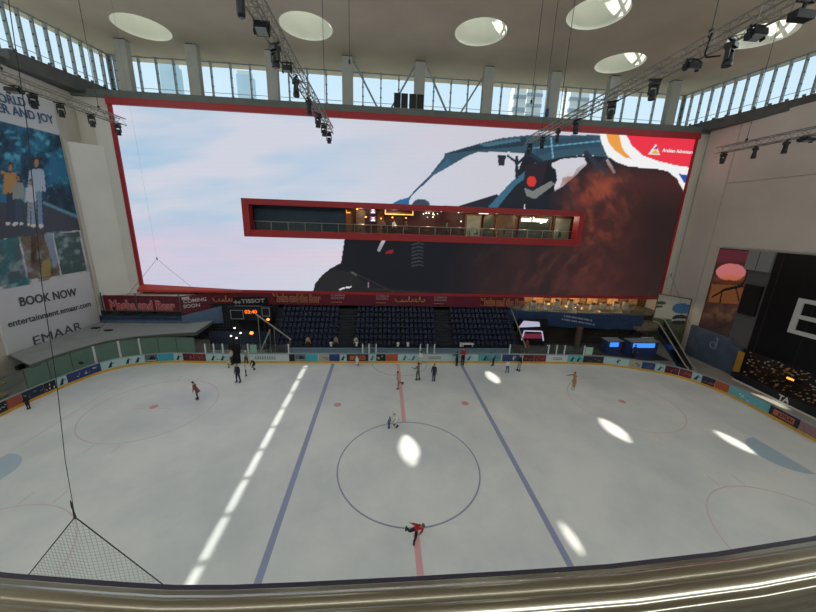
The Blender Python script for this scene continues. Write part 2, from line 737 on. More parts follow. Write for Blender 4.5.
# soffit and slab above the stands, bar floor and ceiling, window gallery floor
m_soffit = mat('soffit', (60, 58, 58), 0.9)
struct(MB().box(-36.3, 40, 25.0, 28.9, 6.9, 7.1), 'ceiling_lower', m_soffit)
m_barfloor = mat('bar_floor_tile', (120, 112, 104), 0.5, noise=0.2, scale=2)
struct(MB().box(-36.3, 40, 24.75, 28.9, 14.15, 14.4), 'floor_bar', m_barfloor)
struct(MB().box(-36.3, 40, 25.0, 28.9, 17.75, 17.95), 'ceiling_bar', m_soffit)
struct(MB().box(-36.9, 40.5, 24.4, 29.3, 28.6, 28.9), 'floor_gallery', m_parapet)
struct(MB().box(-36.3, 40, 24.15, 24.5, 28.35, 29.1), 'trim_4', m_parapet)

# upper window line, cornice band
WL = [(-36.9, -30.2), (-36.9, 18.0), (-35.0, 28.95)]
WR = [(41.6, -30.2), (41.6, 15.5), (39.3, 28.95)]
CEIL = 34.2


def band(mb, pts, th, z0, z1, inward):
    for (a, b) in zip(pts[:-1], pts[1:]):
        a3, b3 = Vector((*a, 0)), Vector((*b, 0))
        nn = (b3 - a3).cross(Vector((0, 0, 1))).normalized() * inward
        mb.hexa([a3 + Vector((0, 0, z0)), b3 + Vector((0, 0, z0)), b3 + nn * th + Vector((0, 0, z0)), a3 + nn * th + Vector((0, 0, z0)),
                 a3 + Vector((0, 0, z1)), b3 + Vector((0, 0, z1)), b3 + nn * th + Vector((0, 0, z1)), a3 + nn * th + Vector((0, 0, z1))])


cm = MB()
band(cm, WL[1:], 1.2, 28.7, 30.0, 1)
band(cm, WL[:2], .62, 28.7, 29.3, 1)
for k in range(8):
    y = 18.2 + k * 1.35
    x = -35.7 + (max(0, y - 18) * 0.1735)
    cm.box(x - .02, x + .12, y, y + .25, 30.0, 30.18)
struct(cm, 'trim_5', m_cornice)
cm = MB()
band(cm, [(41.6, -30.2), (41.6, 15.5), (39.3, 28.95)], 1.5, 28.6, 29.7, -1)
for k in range(26):
    y = -8 + k * 1.35
    x = 40.1 - (max(0, y - 15.5) * 0.171)
    cm.box(x - .12, x + .02, y, y + .25, 29.7, 29.88)
struct(cm, 'trim_6', m_cornice)
sl_ = MB()
sl_.box(-37.2, -36.2, -30.5, 29.3, 28.6, 28.75)
sl_.box(40.0, 43.2, -30.5, 29.3, 28.4, 28.65)
struct(sl_, 'trim_7', m_cornice)

# ceiling sheet with round skylight openings
SKY_VIS = [(-26.5, 22.0), (-9.7, 19.4), (7.25, 17.95), (16.35, 13.6), (24.4, 21.7), (33.2, 14.6)]
DEP = [4.16, 4.44, 4.16, 4.58, 5.24, 4.3]  # well depths sized to trim each sun patch
SPOT = [(.15, 1.5), (10.22, 12.75), (17.49, 3.35), (26.35, 1.53), (8.39, -5.76), (37.0, 7.5)]
SKY_SUN = [(sx0 - (34.2 + dd / 2) / 1.1553, sy0 - (34.2 + dd / 2) * 2.5 / 30.5) for (sx0, sy0), dd in zip(SPOT, DEP)]  # unseen skylights placed to throw the sun patches, the walkway one added
R_SKY = 2.5
outer = [(-39.97, -33.5), (-39.97, 17.2), (-37.9, 18.2), (-36.0, 30.3), (40.4, 30.3), (42.7, 15.5), (42.7, -33.5)]  # unseen long eave at left, sized to narrow the sun strip
cu = bpy.data.curves.new('ceiling', 'CURVE')
cu.dimensions = '2D'
cu.fill_mode = 'BOTH'


def poly_spline(pts):
    s = cu.splines.new('POLY')
    s.points.add(len(pts) - 1)
    for p, q in zip(s.points, pts):
        p.co = (q[0], q[1], 0, 1)
    s.use_cyclic_u = True


poly_spline(outer)
for (x, y) in SKY_VIS + SKY_SUN:
    poly_spline([(x + R_SKY * math.cos(2 * math.pi * k / 48), y + R_SKY * math.sin(2 * math.pi * k / 48)) for k in range(48)])
to = bpy.data.objects.new('ceiling_tmp', cu)
COL.objects.link(to)
me = bpy.data.meshes.new_from_object(to.evaluated_get(bpy.context.evaluated_depsgraph_get()))
bpy.data.objects.remove(to)
me.materials.clear()
me.materials.append(m_ceil)
ce = bpy.data.objects.new('ceiling', me)
COL.objects.link(ce)
ce.location = (0, 0, CEIL)
ce['kind'] = 'structure'
m_well = mat('skylight_well', (250, 249, 238), 0.85, noise=0.03, scale=0.6)
m_mull = mat('skylight_bars', (150, 150, 145), 0.6)
SKY_TXT = ['round skylight in the ceiling over the far left column and the screen corner',
           'round skylight in the ceiling crossed by hanging cables beside the middle truss',
           'round skylight in the middle of the ceiling between two trusses, clear of cables',
           'large round skylight at the top edge of the picture, nearest of the right group',
           'round skylight just above the right hand columns and behind the long truss',
           'round skylight half hidden behind the square flood light on the right truss']
g_sky = glass_mat('skylight_glass', (0.93, 0.95, 0.93), 0.05)
for i, (x, y) in enumerate(SKY_VIS + SKY_SUN):
    vis = i < len(SKY_VIS)
    depth = 5.95 if vis else DEP[i - len(SKY_VIS)]
    t = thing('skylight', SKY_TXT[i] if vis else 'round skylight in the ceiling over the ice, out of the picture', 'skylight', (x, y, CEIL), 'round skylights in the concrete ceiling', 'structure')
    if not vis:
        t['group'] = 'round skylights over the ice'
    wv = MB()
    V, F = [], []
    N = 48
    for zz in (0, depth):
        for k in range(N):
            a = 2 * math.pi * k / N
            V.append((x + R_SKY * math.cos(a), y + R_SKY * math.sin(a), CEIL + zz))
    F = [(k, (k + 1) % N, N + (k + 1) % N, N + k) for k in range(N)]
    wv.add(V, F)
    wv.build('well', m_well, t, smooth=True, fix=False)
    br = MB()
    for a in (0.75, 2.35):
        for of in ((-1.3, 0, 1.3) if vis else (0,)):
            hl_ = math.sqrt(R_SKY ** 2 - of ** 2)
            dx, dy = hl_ * math.cos(a), hl_ * math.sin(a)
            ox, oy = -of * math.sin(a), of * math.cos(a)
            br.bar((x + ox - dx, y + oy - dy, CEIL + depth - .1), (x + ox + dx, y + oy + dy, CEIL + depth - .1), 0.2 if vis else .05)
    br.build('glazing_bars', m_mull, t)
    gl = MB()
    gl.add([(x + R_SKY * math.cos(2 * math.pi * k / N), y + R_SKY * math.sin(2 * math.pi * k / N), CEIL + depth) for k in range(N)], [tuple(range(N))])
    gl.build('pane', g_sky, t, fix=False)

# windows: one object per bay between two columns
m_fin = mat('window_fin', (150, 162, 164), 0.4)
m_clip = mat('dark_fitting', (45, 48, 52), 0.5)
g_win = glass_mat('clerestory_glass', (0.90, 0.96, 0.98), 0.04)
WN = [0]


def window(p0, p1, z0, z1, panes, fin_w=0.14, fin_d=0.35, inward=1):
    WN[0] += 1
    a, b = Vector((*p0, 0)), Vector((*p1, 0))
    r = (b - a).normalized()
    nn = r.cross(Vector((0, 0, 1))) * inward
    mb = MB()
    up = Vector((0, 0, 1))
    L = (b - a).length
    for k in range(panes + 1):
        c = a + r * (L * k / panes)
        mb.use(0).frame_box(c + nn * fin_d / 2 + up * (z0 + z1) / 2, r, nn, up, fin_w / 2, fin_d / 2, (z1 - z0) / 2)
        for j in range(4):
            zc = z0 + (z1 - z0) * (0.14 + 0.24 * j)
            mb.use(1).frame_box(c + nn * (fin_d * .5) + up * zc, r, nn, up, fin_w * .5 + .06, .08, .05)
    mb.use(0).frame_box((a + b) / 2 + nn * .08 + up * (z0 + .05), r, nn, up, L / 2, .1, .08)
    mb.frame_box((a + b) / 2 + nn * .08 + up * (z1 - .05), r, nn, up, L / 2, .1, .06)
    mb.frame_box((a + b) / 2 + nn * .2 + up * (z0 + (z1 - z0) * .22), r, nn, up, L / 2, .025, .025)
    o = struct(mb, 'window_%d' % WN[0], [m_fin, m_clip])
    g = MB()
    g.add([a + up * z0, b + up * z0, b + up * z1, a + up * z1], [(0, 1, 2, 3)])
    g.build('pane', g_win, o, fix=False)
    return o


COLX = [-30.6, -23.25, -14.75, -6.3, 2.1, 10.35, 18.6, 26.1, 34.2]
bays = [-35.0] + [x + (x - 2) * .09 for x in COLX] + [39.3]
for x0, x1 in zip(bays[:-1], bays[1:]):
    window((x0, 28.9), (x1, 28.9), 29.9, CEIL, max(2, round((x1 - x0) / 2.15)))
window((-35.0, 28.9), (-36.9, 18.0), 30.0, CEIL, 10, inward=-1)
for k in range(6):
    window((-36.9, 18.0 - 8 * k), (-36.9, 10.0 - 8 * k), 30.0, CEIL, 3, fin_w=0.3, inward=-1)
window((39.3, 28.9), (41.6, 15.5), 29.7, CEIL, 11)
for k in range(6):
    window((41.6, 15.5 - 7.6 * k), (41.6, 7.9 - 7.6 * k), 29.7, CEIL, 6)
for k in range(6):
    window((-36.9 + 13 * k, -30.2), (-23.9 + 13 * k, -30.2), 30.2, CEIL, 6, inward=-1)

for i, x in enumerate(COLX):
    c = MB()
    c.box(x - .6, x + .6, 24.45, 25.25, 28.9, CEIL - .1)
    c.use(1).box(x - .55, x + .55, 24.5, 25.2, CEIL - .1, CEIL)  # thin dark cap paints in the shadow at the column head
    struct(c, 'column', [m_column, m_clip])

# unseen slab on posts, added to keep sun off the far left windows
cp = MB()
cp.box(-54, -43.5, 12, 34, 45.0, 45.5)
for yy in (13, 33):
    cp.tube((-53, yy, -.5), (-53, yy, 45), .35, 8)
struct(cp, 'sun_shade_slab', m_column)

# near balcony on which the viewer stands
struct(MB().box(-20, 20, -30, -18.75, 14.45, 14.8), 'floor_balcony', m_barfloor)

# ------------------------------------------------------------ outside: tower blocks seen through the windows, pale colours painting in haze
m_tw = [mat('tower_glass_hazed', (176, 200, 212), 0.5, noise=.1, scale=.1), mat('tower_stone_hazed', (196, 200, 198), 0.7), mat('tower_band', (130, 148, 158), 0.5)]


def tower(px0, px1, pytop, Y, mi, txt, banded):
    a, b = at(px0, pytop, 'y', Y), at(px1, pytop, 'y', Y)
    h = (a.z + b.z) / 2
    t = thing('tower_block', txt, 'building', ((a.x + b.x) / 2, Y, -.5))
    body = MB().box(a.x, b.x, Y, Y + abs(b.x - a.x), -.5, h)
    body.build('facade', m_tw[mi], t)
    if banded:
        z = 20
        while z < h - 1:
            MB().box(a.x - .15, b.x + .15, Y - .15, Y + 1, z, z + 1.3).build('floor_band', m_tw[2], t)
            z += 4
    MB().box(a.x + .3, b.x - .3, Y + .5, Y + 4, h, h + 1.5).build('roof_parapet', m_tw[1], t)


tower(158, 173, 63, 120, 0, 'grey glass tower seen through the window right of the far left column', False)
tower(236, 250, 74, 150, 0, 'slim pale tower outside between the second and third columns', False)
tower(515, 527, 88, 110, 1, 'banded round-cornered tower outside left of the sixth and seventh columns', True)
tower(528, 543, 90, 130, 1, 'paler tower with a grid of floors standing beside the banded tower', True)
tower(571, 590, 92, 120, 1, 'banded tower outside right of the seventh column', True)

# ------------------------------------------------------------ dasher boards round the ice
m_board = mat('board_white', (196, 204, 206), 0.4)
m_kick = mat('kick_plate_yellow', (214, 168, 66), 0.4, noise=.15, scale=1.5)
m_cap = mat('board_cap_rail', (150, 156, 160), 0.4)
t_board = thing('dasher_board', 'white dasher board with yellow kick plate and sponsor panels round the ice', 'rink boards', (0, 16.5, 0))
mb = MB()
rink_strip(mb, 0, RS[-1], 0.02, 0.16, -0.05, 1.12)
mb.build('board_wall', m_board, t_board)
mb = MB()
rink_strip(mb, 0, RS[-1], -0.03, 0.03, 0.0, 0.26)
mb.build('kick_plate', m_kick, t_board)
mb = MB()
rink_strip(mb, 0, RS[-1], -0.04, 0.2, 1.12, 1.2)
mb.build('cap_rail', m_cap, t_board)

PAL = {
    'light': (176, 204, 206), 'light2': (190, 202, 202), 'cyan': (60, 160, 180), 'teal': (90, 160, 170), 'beige': (170, 165, 145), 'blue': (40, 66, 118),
    'navy': (32, 44, 72), 'black': (28, 28, 34), 'violet': (52, 60, 116), 'red': (120, 36, 48), 'darkred': (88, 30, 40), 'orange': (176, 82, 52),
    'white': (208, 212, 210), 'pic': (92, 108, 118), 'dark': (42, 44, 56), 'gap': (20, 20, 24), 'pink': (150, 118, 124), 'aqua': (110, 180, 190)}
AD = [(-3, 7, 'black', 'W'), (7, 22, 'orange', 'B'), (22, 44, 'navy', 'R'), (44, 56, 'black', 'W'), (56, 67, 'light', 'S'), (67, 101, 'violet', 'X'), (101, 120, 'light', 'S'), (120, 145, 'light', 'S'),
      (145, 158, 'pic', 'T'), (158, 174, 'cyan', None), (174, 183, 'light', 'S'), (183, 194, 'darkred', 'B'), (194, 206, 'red', 'B'), (206, 230, 'light', 'S'), (241, 288, 'light2', 'L'),
      (289, 295, 'gap', None), (295, 306, 'pic', 'T'), (306, 318, 'cyan', None), (318.5, 329, 'beige', 'B'), (329, 340, 'blue', None), (340, 346, 'light', 'S'), (346.5, 368.6, 'dark', 'J'), (368.8, 375.6, 'light', 'S'),
      (376, 386, 'black', 'W'), (386, 398, 'orange', None), (398, 420, 'light', 'S'), (420, 448, 'light2', 'L'), (448, 478, 'light', 'S'), (478, 501, 'teal', 'S'), (502, 522, 'blue', 'F'), (523, 534, 'darkred', 'B'), (534, 546, 'red', 'B'),
      (547, 567, 'white', 'L'), (567.5, 583, 'aqua', 'S'), (583, 603.5, 'dark', 'B'), (604, 628.5, 'light', 'F'), (628.7, 641.5, 'beige', 'B'), (641.6, 655, 'blue', 'B'), (655, 664.5, 'light', 'S'),
      (664.7, 679, 'darkred', 'B'), (679, 692, 'red', 'B'), (692, 701.5, 'light', 'S'), (701.5, 715, 'dark', 'B'), (715, 729, 'orange', None), (729, 769.5, 'aqua', 'X'), (769.5, 799.5, 'dark', 'J'), (799.5, 822, 'pink', 'B')]
M_AD = {k: mat('advert_' + k, v, 0.45, noise=0.12 if k in ('pic', 'navy', 'violet', 'teal', 'pink', 'aqua', 'darkred') else 0, scale=1.3) for k, v in PAL.items()}
m_inkd = mat('advert_dark_ink', (36, 48, 62), 0.5)
m_inkw = mat('advert_white_ink', (214, 214, 212), 0.5)
m_inkt = mat('advert_teal_ink', (40, 110, 126), 0.5)
m_inkr = mat('advert_red_ink', (196, 104, 74), 0.5)


def ad_pt(s, z, off=-0.05):
    p = rink_at(s, off)
    return Vector((p[0], p[1], z))


def ad_quad(mb, s0, s1, z0, z1, off=-0.055, slant=0.0):
    mb.add([ad_pt(s0, z0, off), ad_pt(s1, z0, off), ad_pt(s1 + slant, z1, off), ad_pt(s0 + slant, z1, off)], [(0, 1, 2, 3)])


for (a, b, colr, mark) in AD:
    s0, s1 = s_of(a), s_of(b)
    d = 1 if s1 > s0 else -1
    L = abs(s1 - s0)
    mb = MB()
    rink_strip(mb, s0 + d * .03, s1 - d * .03, -0.04, 0.02, 0.27, 1.1)
    mats = [M_AD[colr]]
    if mark == 'S':      # little skater figure
        mats.append(m_inkd if rnd.random() < .6 else m_inkt)
        mb.use(1)
        for f in ([0.5] if L < 1.6 else [0.3, 0.7]):
            c = s0 + d * L * f
            w_ = d * .1
            ad_quad(mb, c - w_, c + w_, .62, .86, slant=d * .08)
            ad_quad(mb, c + w_ * .4, c + 1.4 * w_, .88, .98)
            ad_quad(mb, c - w_ * 2.6, c - w_ * .2, .36, .64, slant=d * .16)
            ad_quad(mb, c, c + w_ * .8, .36, .64, slant=-d * .04)
            ad_quad(mb, c + w_, c + w_ * 3.2, .74, .8, slant=d * .06)
        if L > 2.5:
            ad_quad(mb, s0 + d * L * .42, s0 + d * L * .58, .45, .5)
    elif mark == 'T':    # tree like clump and shore line
        mats += [m_inkd, m_inkw]
        mb.use(1)
        for f, h in ((.45, .3), (.55, .42), (.65, .36), (.72, .24)):
            c = s0 + d * L * f
            ad_quad(mb, c - d * .12, c + d * .12, .5, .55 + h)
        mb.use(2)
        ad_quad(mb, s0 + d * L * .1, s0 + d * L * .9, .4, .46)
    elif mark in ('W', 'B', 'R', 'X'):
        mats += [m_inkw if mark in 'WX' else M_AD['pic'], M_AD['cyan'] if mark == 'X' else (M_AD['orange'] if mark == 'B' else M_AD['navy'])]
        for k in range(7 if mark != 'R' else 10):
            c = s0 + d * L * rnd.uniform(.15, .8)
            ww = d * rnd.uniform(.06, .22)
            z = rnd.uniform(.38, .8)
            mb.use(1 + (k % 2))
            ad_quad(mb, c, c + ww, z, z + rnd.uniform(.06, .2), slant=d * rnd.uniform(-.1, .2), off=-.055 - .001 * k)
    elif mark == 'L':    # line of small text
        mats += [m_inkd]
        mb.use(1)
        for k in range(9):
            c = s0 + d * L * (.3 + .05 * k)
            ad_quad(mb, c, c + d * L * .03, .72, .84)
            ad_quad(mb, c, c + d * L * .04, .52, .6)
    elif mark == 'F':
        mats += [m_inkw if colr == 'blue' else m_inkd]
        mb.use(1)
        c = s0 + d * L * .55
        ad_quad(mb, c, c + d * .1, .42, .9)
        ad_quad(mb, c, c + d * .32, .84, .94)
        ad_quad(mb, c - d * .1, c + d * .25, .64, .72)
    elif mark == 'J':
        mats += [m_inkr]
        mb.use(1)
        ad_quad(mb, s0 + d * L * .15, s1 - d * L * .15, .42, .95)
    o = mb.build('advert_panel', mats, t_board)
    if mark == 'J':
        letters('advert_lettering', 'JOTUN', ad_pt(s0 + d * L * .32, .53, -.06), ad_pt(s1 - d * L * .2, .53, -.06), .32, m_inkd, o, bold=.02)

# clear shields with white posts standing on the boards
g_shield = glass_mat('board_shield', (0.86, 0.92, 0.91), 0.05)
m_post = mat('white_post', (205, 208, 206), 0.4)
for (pxa, pxb, h, posts) in [(206, 229, 2.25, (206, 214.6, 223.5)), (241, 289, 2.25, (248.6, 289)), (362.6, 376, 2.3, (362.6, 369, 376)), (420, 434, 2.3, (420, 427, 434)),
                             (509, 583, 2.35, (509, 547.5, 555.5, 563.5, 583))]:
    mb = MB()
    rink_strip(mb, s_of(pxa), s_of(pxb), .07, .09, 1.2, h)
    mb.build('clear_shield', g_shield, t_board)
    for p in posts:
        q_ = rink_at(s_of(p), .08)
        MB().box(q_[0] - .07, q_[0] + .07, q_[1] - .05, q_[1] + .05, 1.2, h + .05).build('shield_post', m_post, t_board)
for pxa, pxb in ((584.5, 591.5), (250.5, 257)):
    mb = MB()
    rink_strip(mb, s_of(pxa), s_of(pxb), .10, .14, 1.25, 2.2)
    tag(mb.build('notice_panel', mat('pale_green_notice', (170, 205, 185), .5), t_board), 'pale green notice on the shield')
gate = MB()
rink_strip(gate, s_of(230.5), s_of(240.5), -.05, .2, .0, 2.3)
tag(gate.build('gate_shade', mat('gate_shadow', (16, 16, 18), .8), t_board), 'dark strip painted as the shade in the open gate of the boards')  # near-black strip stands in for the shade of the gate gap

# ------------------------------------------------------------ stands behind the far boards
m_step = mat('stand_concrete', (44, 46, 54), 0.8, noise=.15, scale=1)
ROWS = 8
ROW_Y0, ROW_D, ROW_Z0, ROW_H = 19.0, 0.66, 0.75, 0.53
st = MB()
for k in range(ROWS):
    st.box(-15.6, 15.9, ROW_Y0 + ROW_D * k, 24.4, -0.2, ROW_Z0 + ROW_H * k)
for xa, xb in ((-7.35, -5.55), (5.35, 6.95)):
    for k in range(ROWS):
        st.box(xa, xb, ROW_Y0 + ROW_D * k - .3, ROW_Y0 + ROW_D * k, -0.2, ROW_Z0 + ROW_H * (k - .5))
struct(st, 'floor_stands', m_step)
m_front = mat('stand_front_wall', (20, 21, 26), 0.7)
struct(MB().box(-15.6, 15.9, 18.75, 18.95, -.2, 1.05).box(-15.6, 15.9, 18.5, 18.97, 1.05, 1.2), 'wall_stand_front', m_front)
m_bl = mat('team_box_panel', (120, 145, 160), 0.5)
bxs = MB()
bxs.box(-12.6, 13.9, 17.6, 17.7, -.2, 1.3)
bxs.box(-12.6, 13.9, 17.5, 17.8, 1.3, 1.36)
struct(bxs, 'wall_team_box', m_bl)

m_seat = mat('seat_blue_plastic', (28, 36, 62), 0.5)
seat = MB()
seat.box(-.2, .2, -.25, .17, .38, .44)
seat.hexa([(-.2, .15, .42), (.2, .15, .42), (.2, .21, .42), (-.2, .21, .42), (-.19, .27, .86), (.19, .27, .86), (.19, .33, .84), (-.19, .33, .84)])
seat.bar((-.12, .0, 0), (-.12, .05, .38), .05)
seat.bar((.12, .0, 0), (.12, .05, .38), .05)
SECT = [(-15.0, -7.6), (-5.3, 5.1), (7.2, 15.5)]
SNAME = ['left', 'middle', 'right']
proto = None
n_ind = 0
stuff = MB()
seat_me = None
PITCH = 0.56
for k in range(ROWS):
    for si, (xa, xb) in enumerate(SECT):
        if si == 2:
            xb = 15.5
        nseat = int((xb - xa) / PITCH)
        for j in range(nseat):
            x = xa + (j + .5) * (xb - xa) / nseat
            y = ROW_Y0 + ROW_D * k + .27
            z = ROW_Z0 + ROW_H * k
            if k == 0 and any(abs(x - ox_) < .62 for ox_ in (-11.0, -7.6, -5.15)):
                continue
            if n_ind < 300:
                if proto is None:
                    proto = seat.build('stadium_seat', m_seat)
                    o = proto
                else:
                    o = proto.copy()
                    COL.objects.link(o)
                o.location = (x, y, z)
                tag(o, 'dark blue plastic seat in the rows of the stand facing the ice', 'seat', 'stadium seats in the lower rows')
                n_ind += 1
            else:
                b0 = len(stuff.v)
                stuff.v += [(p[0] + x, p[1] + y, p[2] + z) for p in seat.v]
                stuff.f += [[b0 + i for i in f] for f in seat.f]
                stuff.mi += [0] * len(seat.f)
so_ = stuff.build('stadium_seat_rows', m_seat)
tag(so_, 'upper rows of dark blue seats under the red banner', 'seats', 'stadium seats in the upper rows', 'stuff')

# stair railings either side of the stand
m_steel = mat('brushed_steel', (176, 172, 164), 0.32, metal=0.9)
m_rail = mat('pale_handrail', (160, 156, 146), 0.4)
for p, q_, txt in (((-16.4, 18.2, 5.3), (-12.6, 18.2, 2.2), 'pale sloping handrail beside the left end of the stand, under the scoreboard'),
                   ((-14.9, 18.0, 3.5), (-15.95, 17.6, 1.1), 'short steep white handrail left of the stand'),
                   ((16.0, 23.9, 5.0), (16.3, 18.3, 1.2), 'long pale stair handrail at the right end of the stand')):
    t = thing('stair_handrail', txt, 'handrail', (q_[0], q_[1], 0))
    mb = MB().bar(p, q_, .1, .12)
    mb.build('rail', m_rail, t)
    mb = MB()
    for f in (.05, .5, .95):
        c = Vector(p).lerp(Vector(q_), f)
        zb = max(-.06, min(c.z - 1.0, (c.y - ROW_Y0) * .8)) if c.y > 19 else -.06
        mb.tube((c.x, c.y, zb), c, .04)
    mb.build('post', m_steel, t)

# small things lying along the front of the stand
m_wht = mat('white_plastic', (228, 228, 224), 0.5)
for px, py, txt in ((331, 343, 'white bucket on the stand front, left of the aisle'), (356.5, 341.5, 'white bucket on the stand front, just right of the aisle'),
                    (398, 343, 'white bucket on the stand front, left one of the pair at the middle block'), (408, 343, 'white bucket on the stand front, right one of the pair at the middle block'),
                    (461, 343, 'white bucket on the stand front beside the white bench')):
    p = at(px, py, 'y', 18.72)
    t = thing('bucket', txt, 'bucket', (p.x, 18.72, 1.2), 'white buckets along the stand front')
    MB().lathe([(.13, 0), (.17, .42)], (p.x, 18.72, 1.2), 12).build('pail', m_wht, t)
    MB().lathe([(.19, .42), (.19, .47), (.05, .5)], (p.x, 18.72, 1.2), 12).build('lid', m_wht, t)
t = thing('bench', 'white low bench lying across the front of the right block of seats', 'bench', (8.4, 18.72, 1.21))
MB().box(8.1, 9.6, 18.55, 18.9, 1.5, 1.62).build('seat', m_wht, t)
for x in (8.2, 9.4):
    MB().box(x, x + .1, 18.58, 18.86, 1.21, 1.5).build('leg', m_wht, t)

# ------------------------------------------------------------ glazed shelter on the left
m_green = mat('green_glass_wall', (92, 118, 104), 0.35, noise=.1, scale=.8)
m_roof = mat('shelter_roof_felt', (140, 142, 140), 0.8, noise=.1, scale=.6)
m_edge = mat('shelter_roof_edge', (84, 88, 84), 0.7)
t = thing('glazed_shelter', 'low glazed shelter with a flat grey roof and green panels behind the left boards', 'shelter', (-30, 15, 0))
rf = [(-32.2, 9.3), (-32.05, 10.4), (-31.9, 11.6), (-31.2, 13.6), (-30.5, 15.0), (-28.6, 16.4), (-26.2, 17.2), (-23.1, 17.9), (-23.3, 22.2), (-25.7, 20.9), (-35.9, 20.9), (-35.9, 11.4)]
mb = MB().prism([(x, y, 3.05) for x, y in rf], (0, 0, .16))
mb.build('roof', m_roof, t)
mb = MB()
for a, b in zip(rf[:8], rf[1:9]):
    mb.bar((*a, 2.98), (*b, 2.98), .14, .34)
mb.build('roof_edge', m_edge, t)
bnds = [31, 54, 76, 98, 122, 142, 160, 178, 196]
for a, b in zip(bnds[:-1], bnds[1:]):
    mb = MB()
    rink_strip(mb, s_of(a), s_of(b), .1, .16, 1.2, 2.95)
    mb.build('green_panel', m_green, t)
for p in (98, 122, 142):
    q_ = rink_at(s_of(p), .08)
    MB().bar((q_[0], q_[1], 1.2), (q_[0], q_[1], 3.0), .14).build('post', m_post, t)
for a in (54, 76, 160, 178, 196, 31):
    q_ = rink_at(s_of(a), .08)
    MB().bar((q_[0], q_[1], 1.2), (q_[0], q_[1], 3.0), .05).build('mullion', m_edge, t)
for px, py in ((95.5, 328), (108.5, 330.3)):
    p = at(px, py, 'z', 3.25)
    MB().box(p.x - .35, p.x + .35, p.y - .2, p.y + .2, 3.2, 3.32).build('roof_hatch', m_dark, t)
p = at(81, 363, 'x', -31.2)
MB().ball((p.x, p.y, p.z), .22, .12, .14).build('lamp_disc', m_dark, t)
# lower clear screen left of the shelter
t = thing('clear_screen', 'clear shield with a dark sloping top rail beside the left wall', 'glass screen', (-32.3, 5, 1.2))
g1 = MB()
rink_strip(g1, s_of(-2), s_of(30), .07, .1, 1.2, 2.9)
g1.build('pane', g_shield, t)
g1 = MB()
rink_strip(g1, s_of(-2), s_of(30), .03, .14, 2.9, 3.0)
g1.build('top_rail', m_edge, t)
t = thing('bench', 'stepped wooden bench behind the clear shield at the far left', 'bench', (-34, 7.4, -.06))
m_wood = mat('pale_wood', (150, 132, 96), .6, noise=.2, scale=2)
MB().box(-35.2, -33.4, 6.6, 8.6, .9, 1.0).build('seat', m_wood, t)
MB().box(-35.8, -34.3, 7.4, 9.2, 1.5, 1.6).build('upper_seat', m_wood, t)
for y in (6.8, 8.3):
    MB().box(-35.0, -33.6, y, y + .12, -.06, .9).build('leg', m_wood, t)
    MB().box(-35.7, -35.4, y + .8, y + .9, -.06, 1.5).build('leg', m_wood, t)
p = at(20, 367, 'x', -36.1)
t = thing('loudspeaker', 'small black loudspeaker on the left wall under the tall poster', 'speaker', (-36.3, p.y, p.z))
MB().box(-36.25, -35.95, p.y - .3, p.y + .3, p.z - .22, p.z + .22).build('case', m_dark, t)
MB().lathe([(.15, 0), (.1, -.02)], (-35.95, p.y, p.z), 12, (0, 1, 0), (0, 0, 1), (1, 0, 0)).build('cone', m_clip, t)

# ------------------------------------------------------------ the great screen
YS = 24.3
t_scr = thing('video_wall', 'giant red framed video screen showing a dark buggy in red dust under a pale sky', 'screen', (2.8, YS, 6.5))
SX0, SX1, SZ0, SZ1 = -32.35, 38.15, 6.75, 27.75


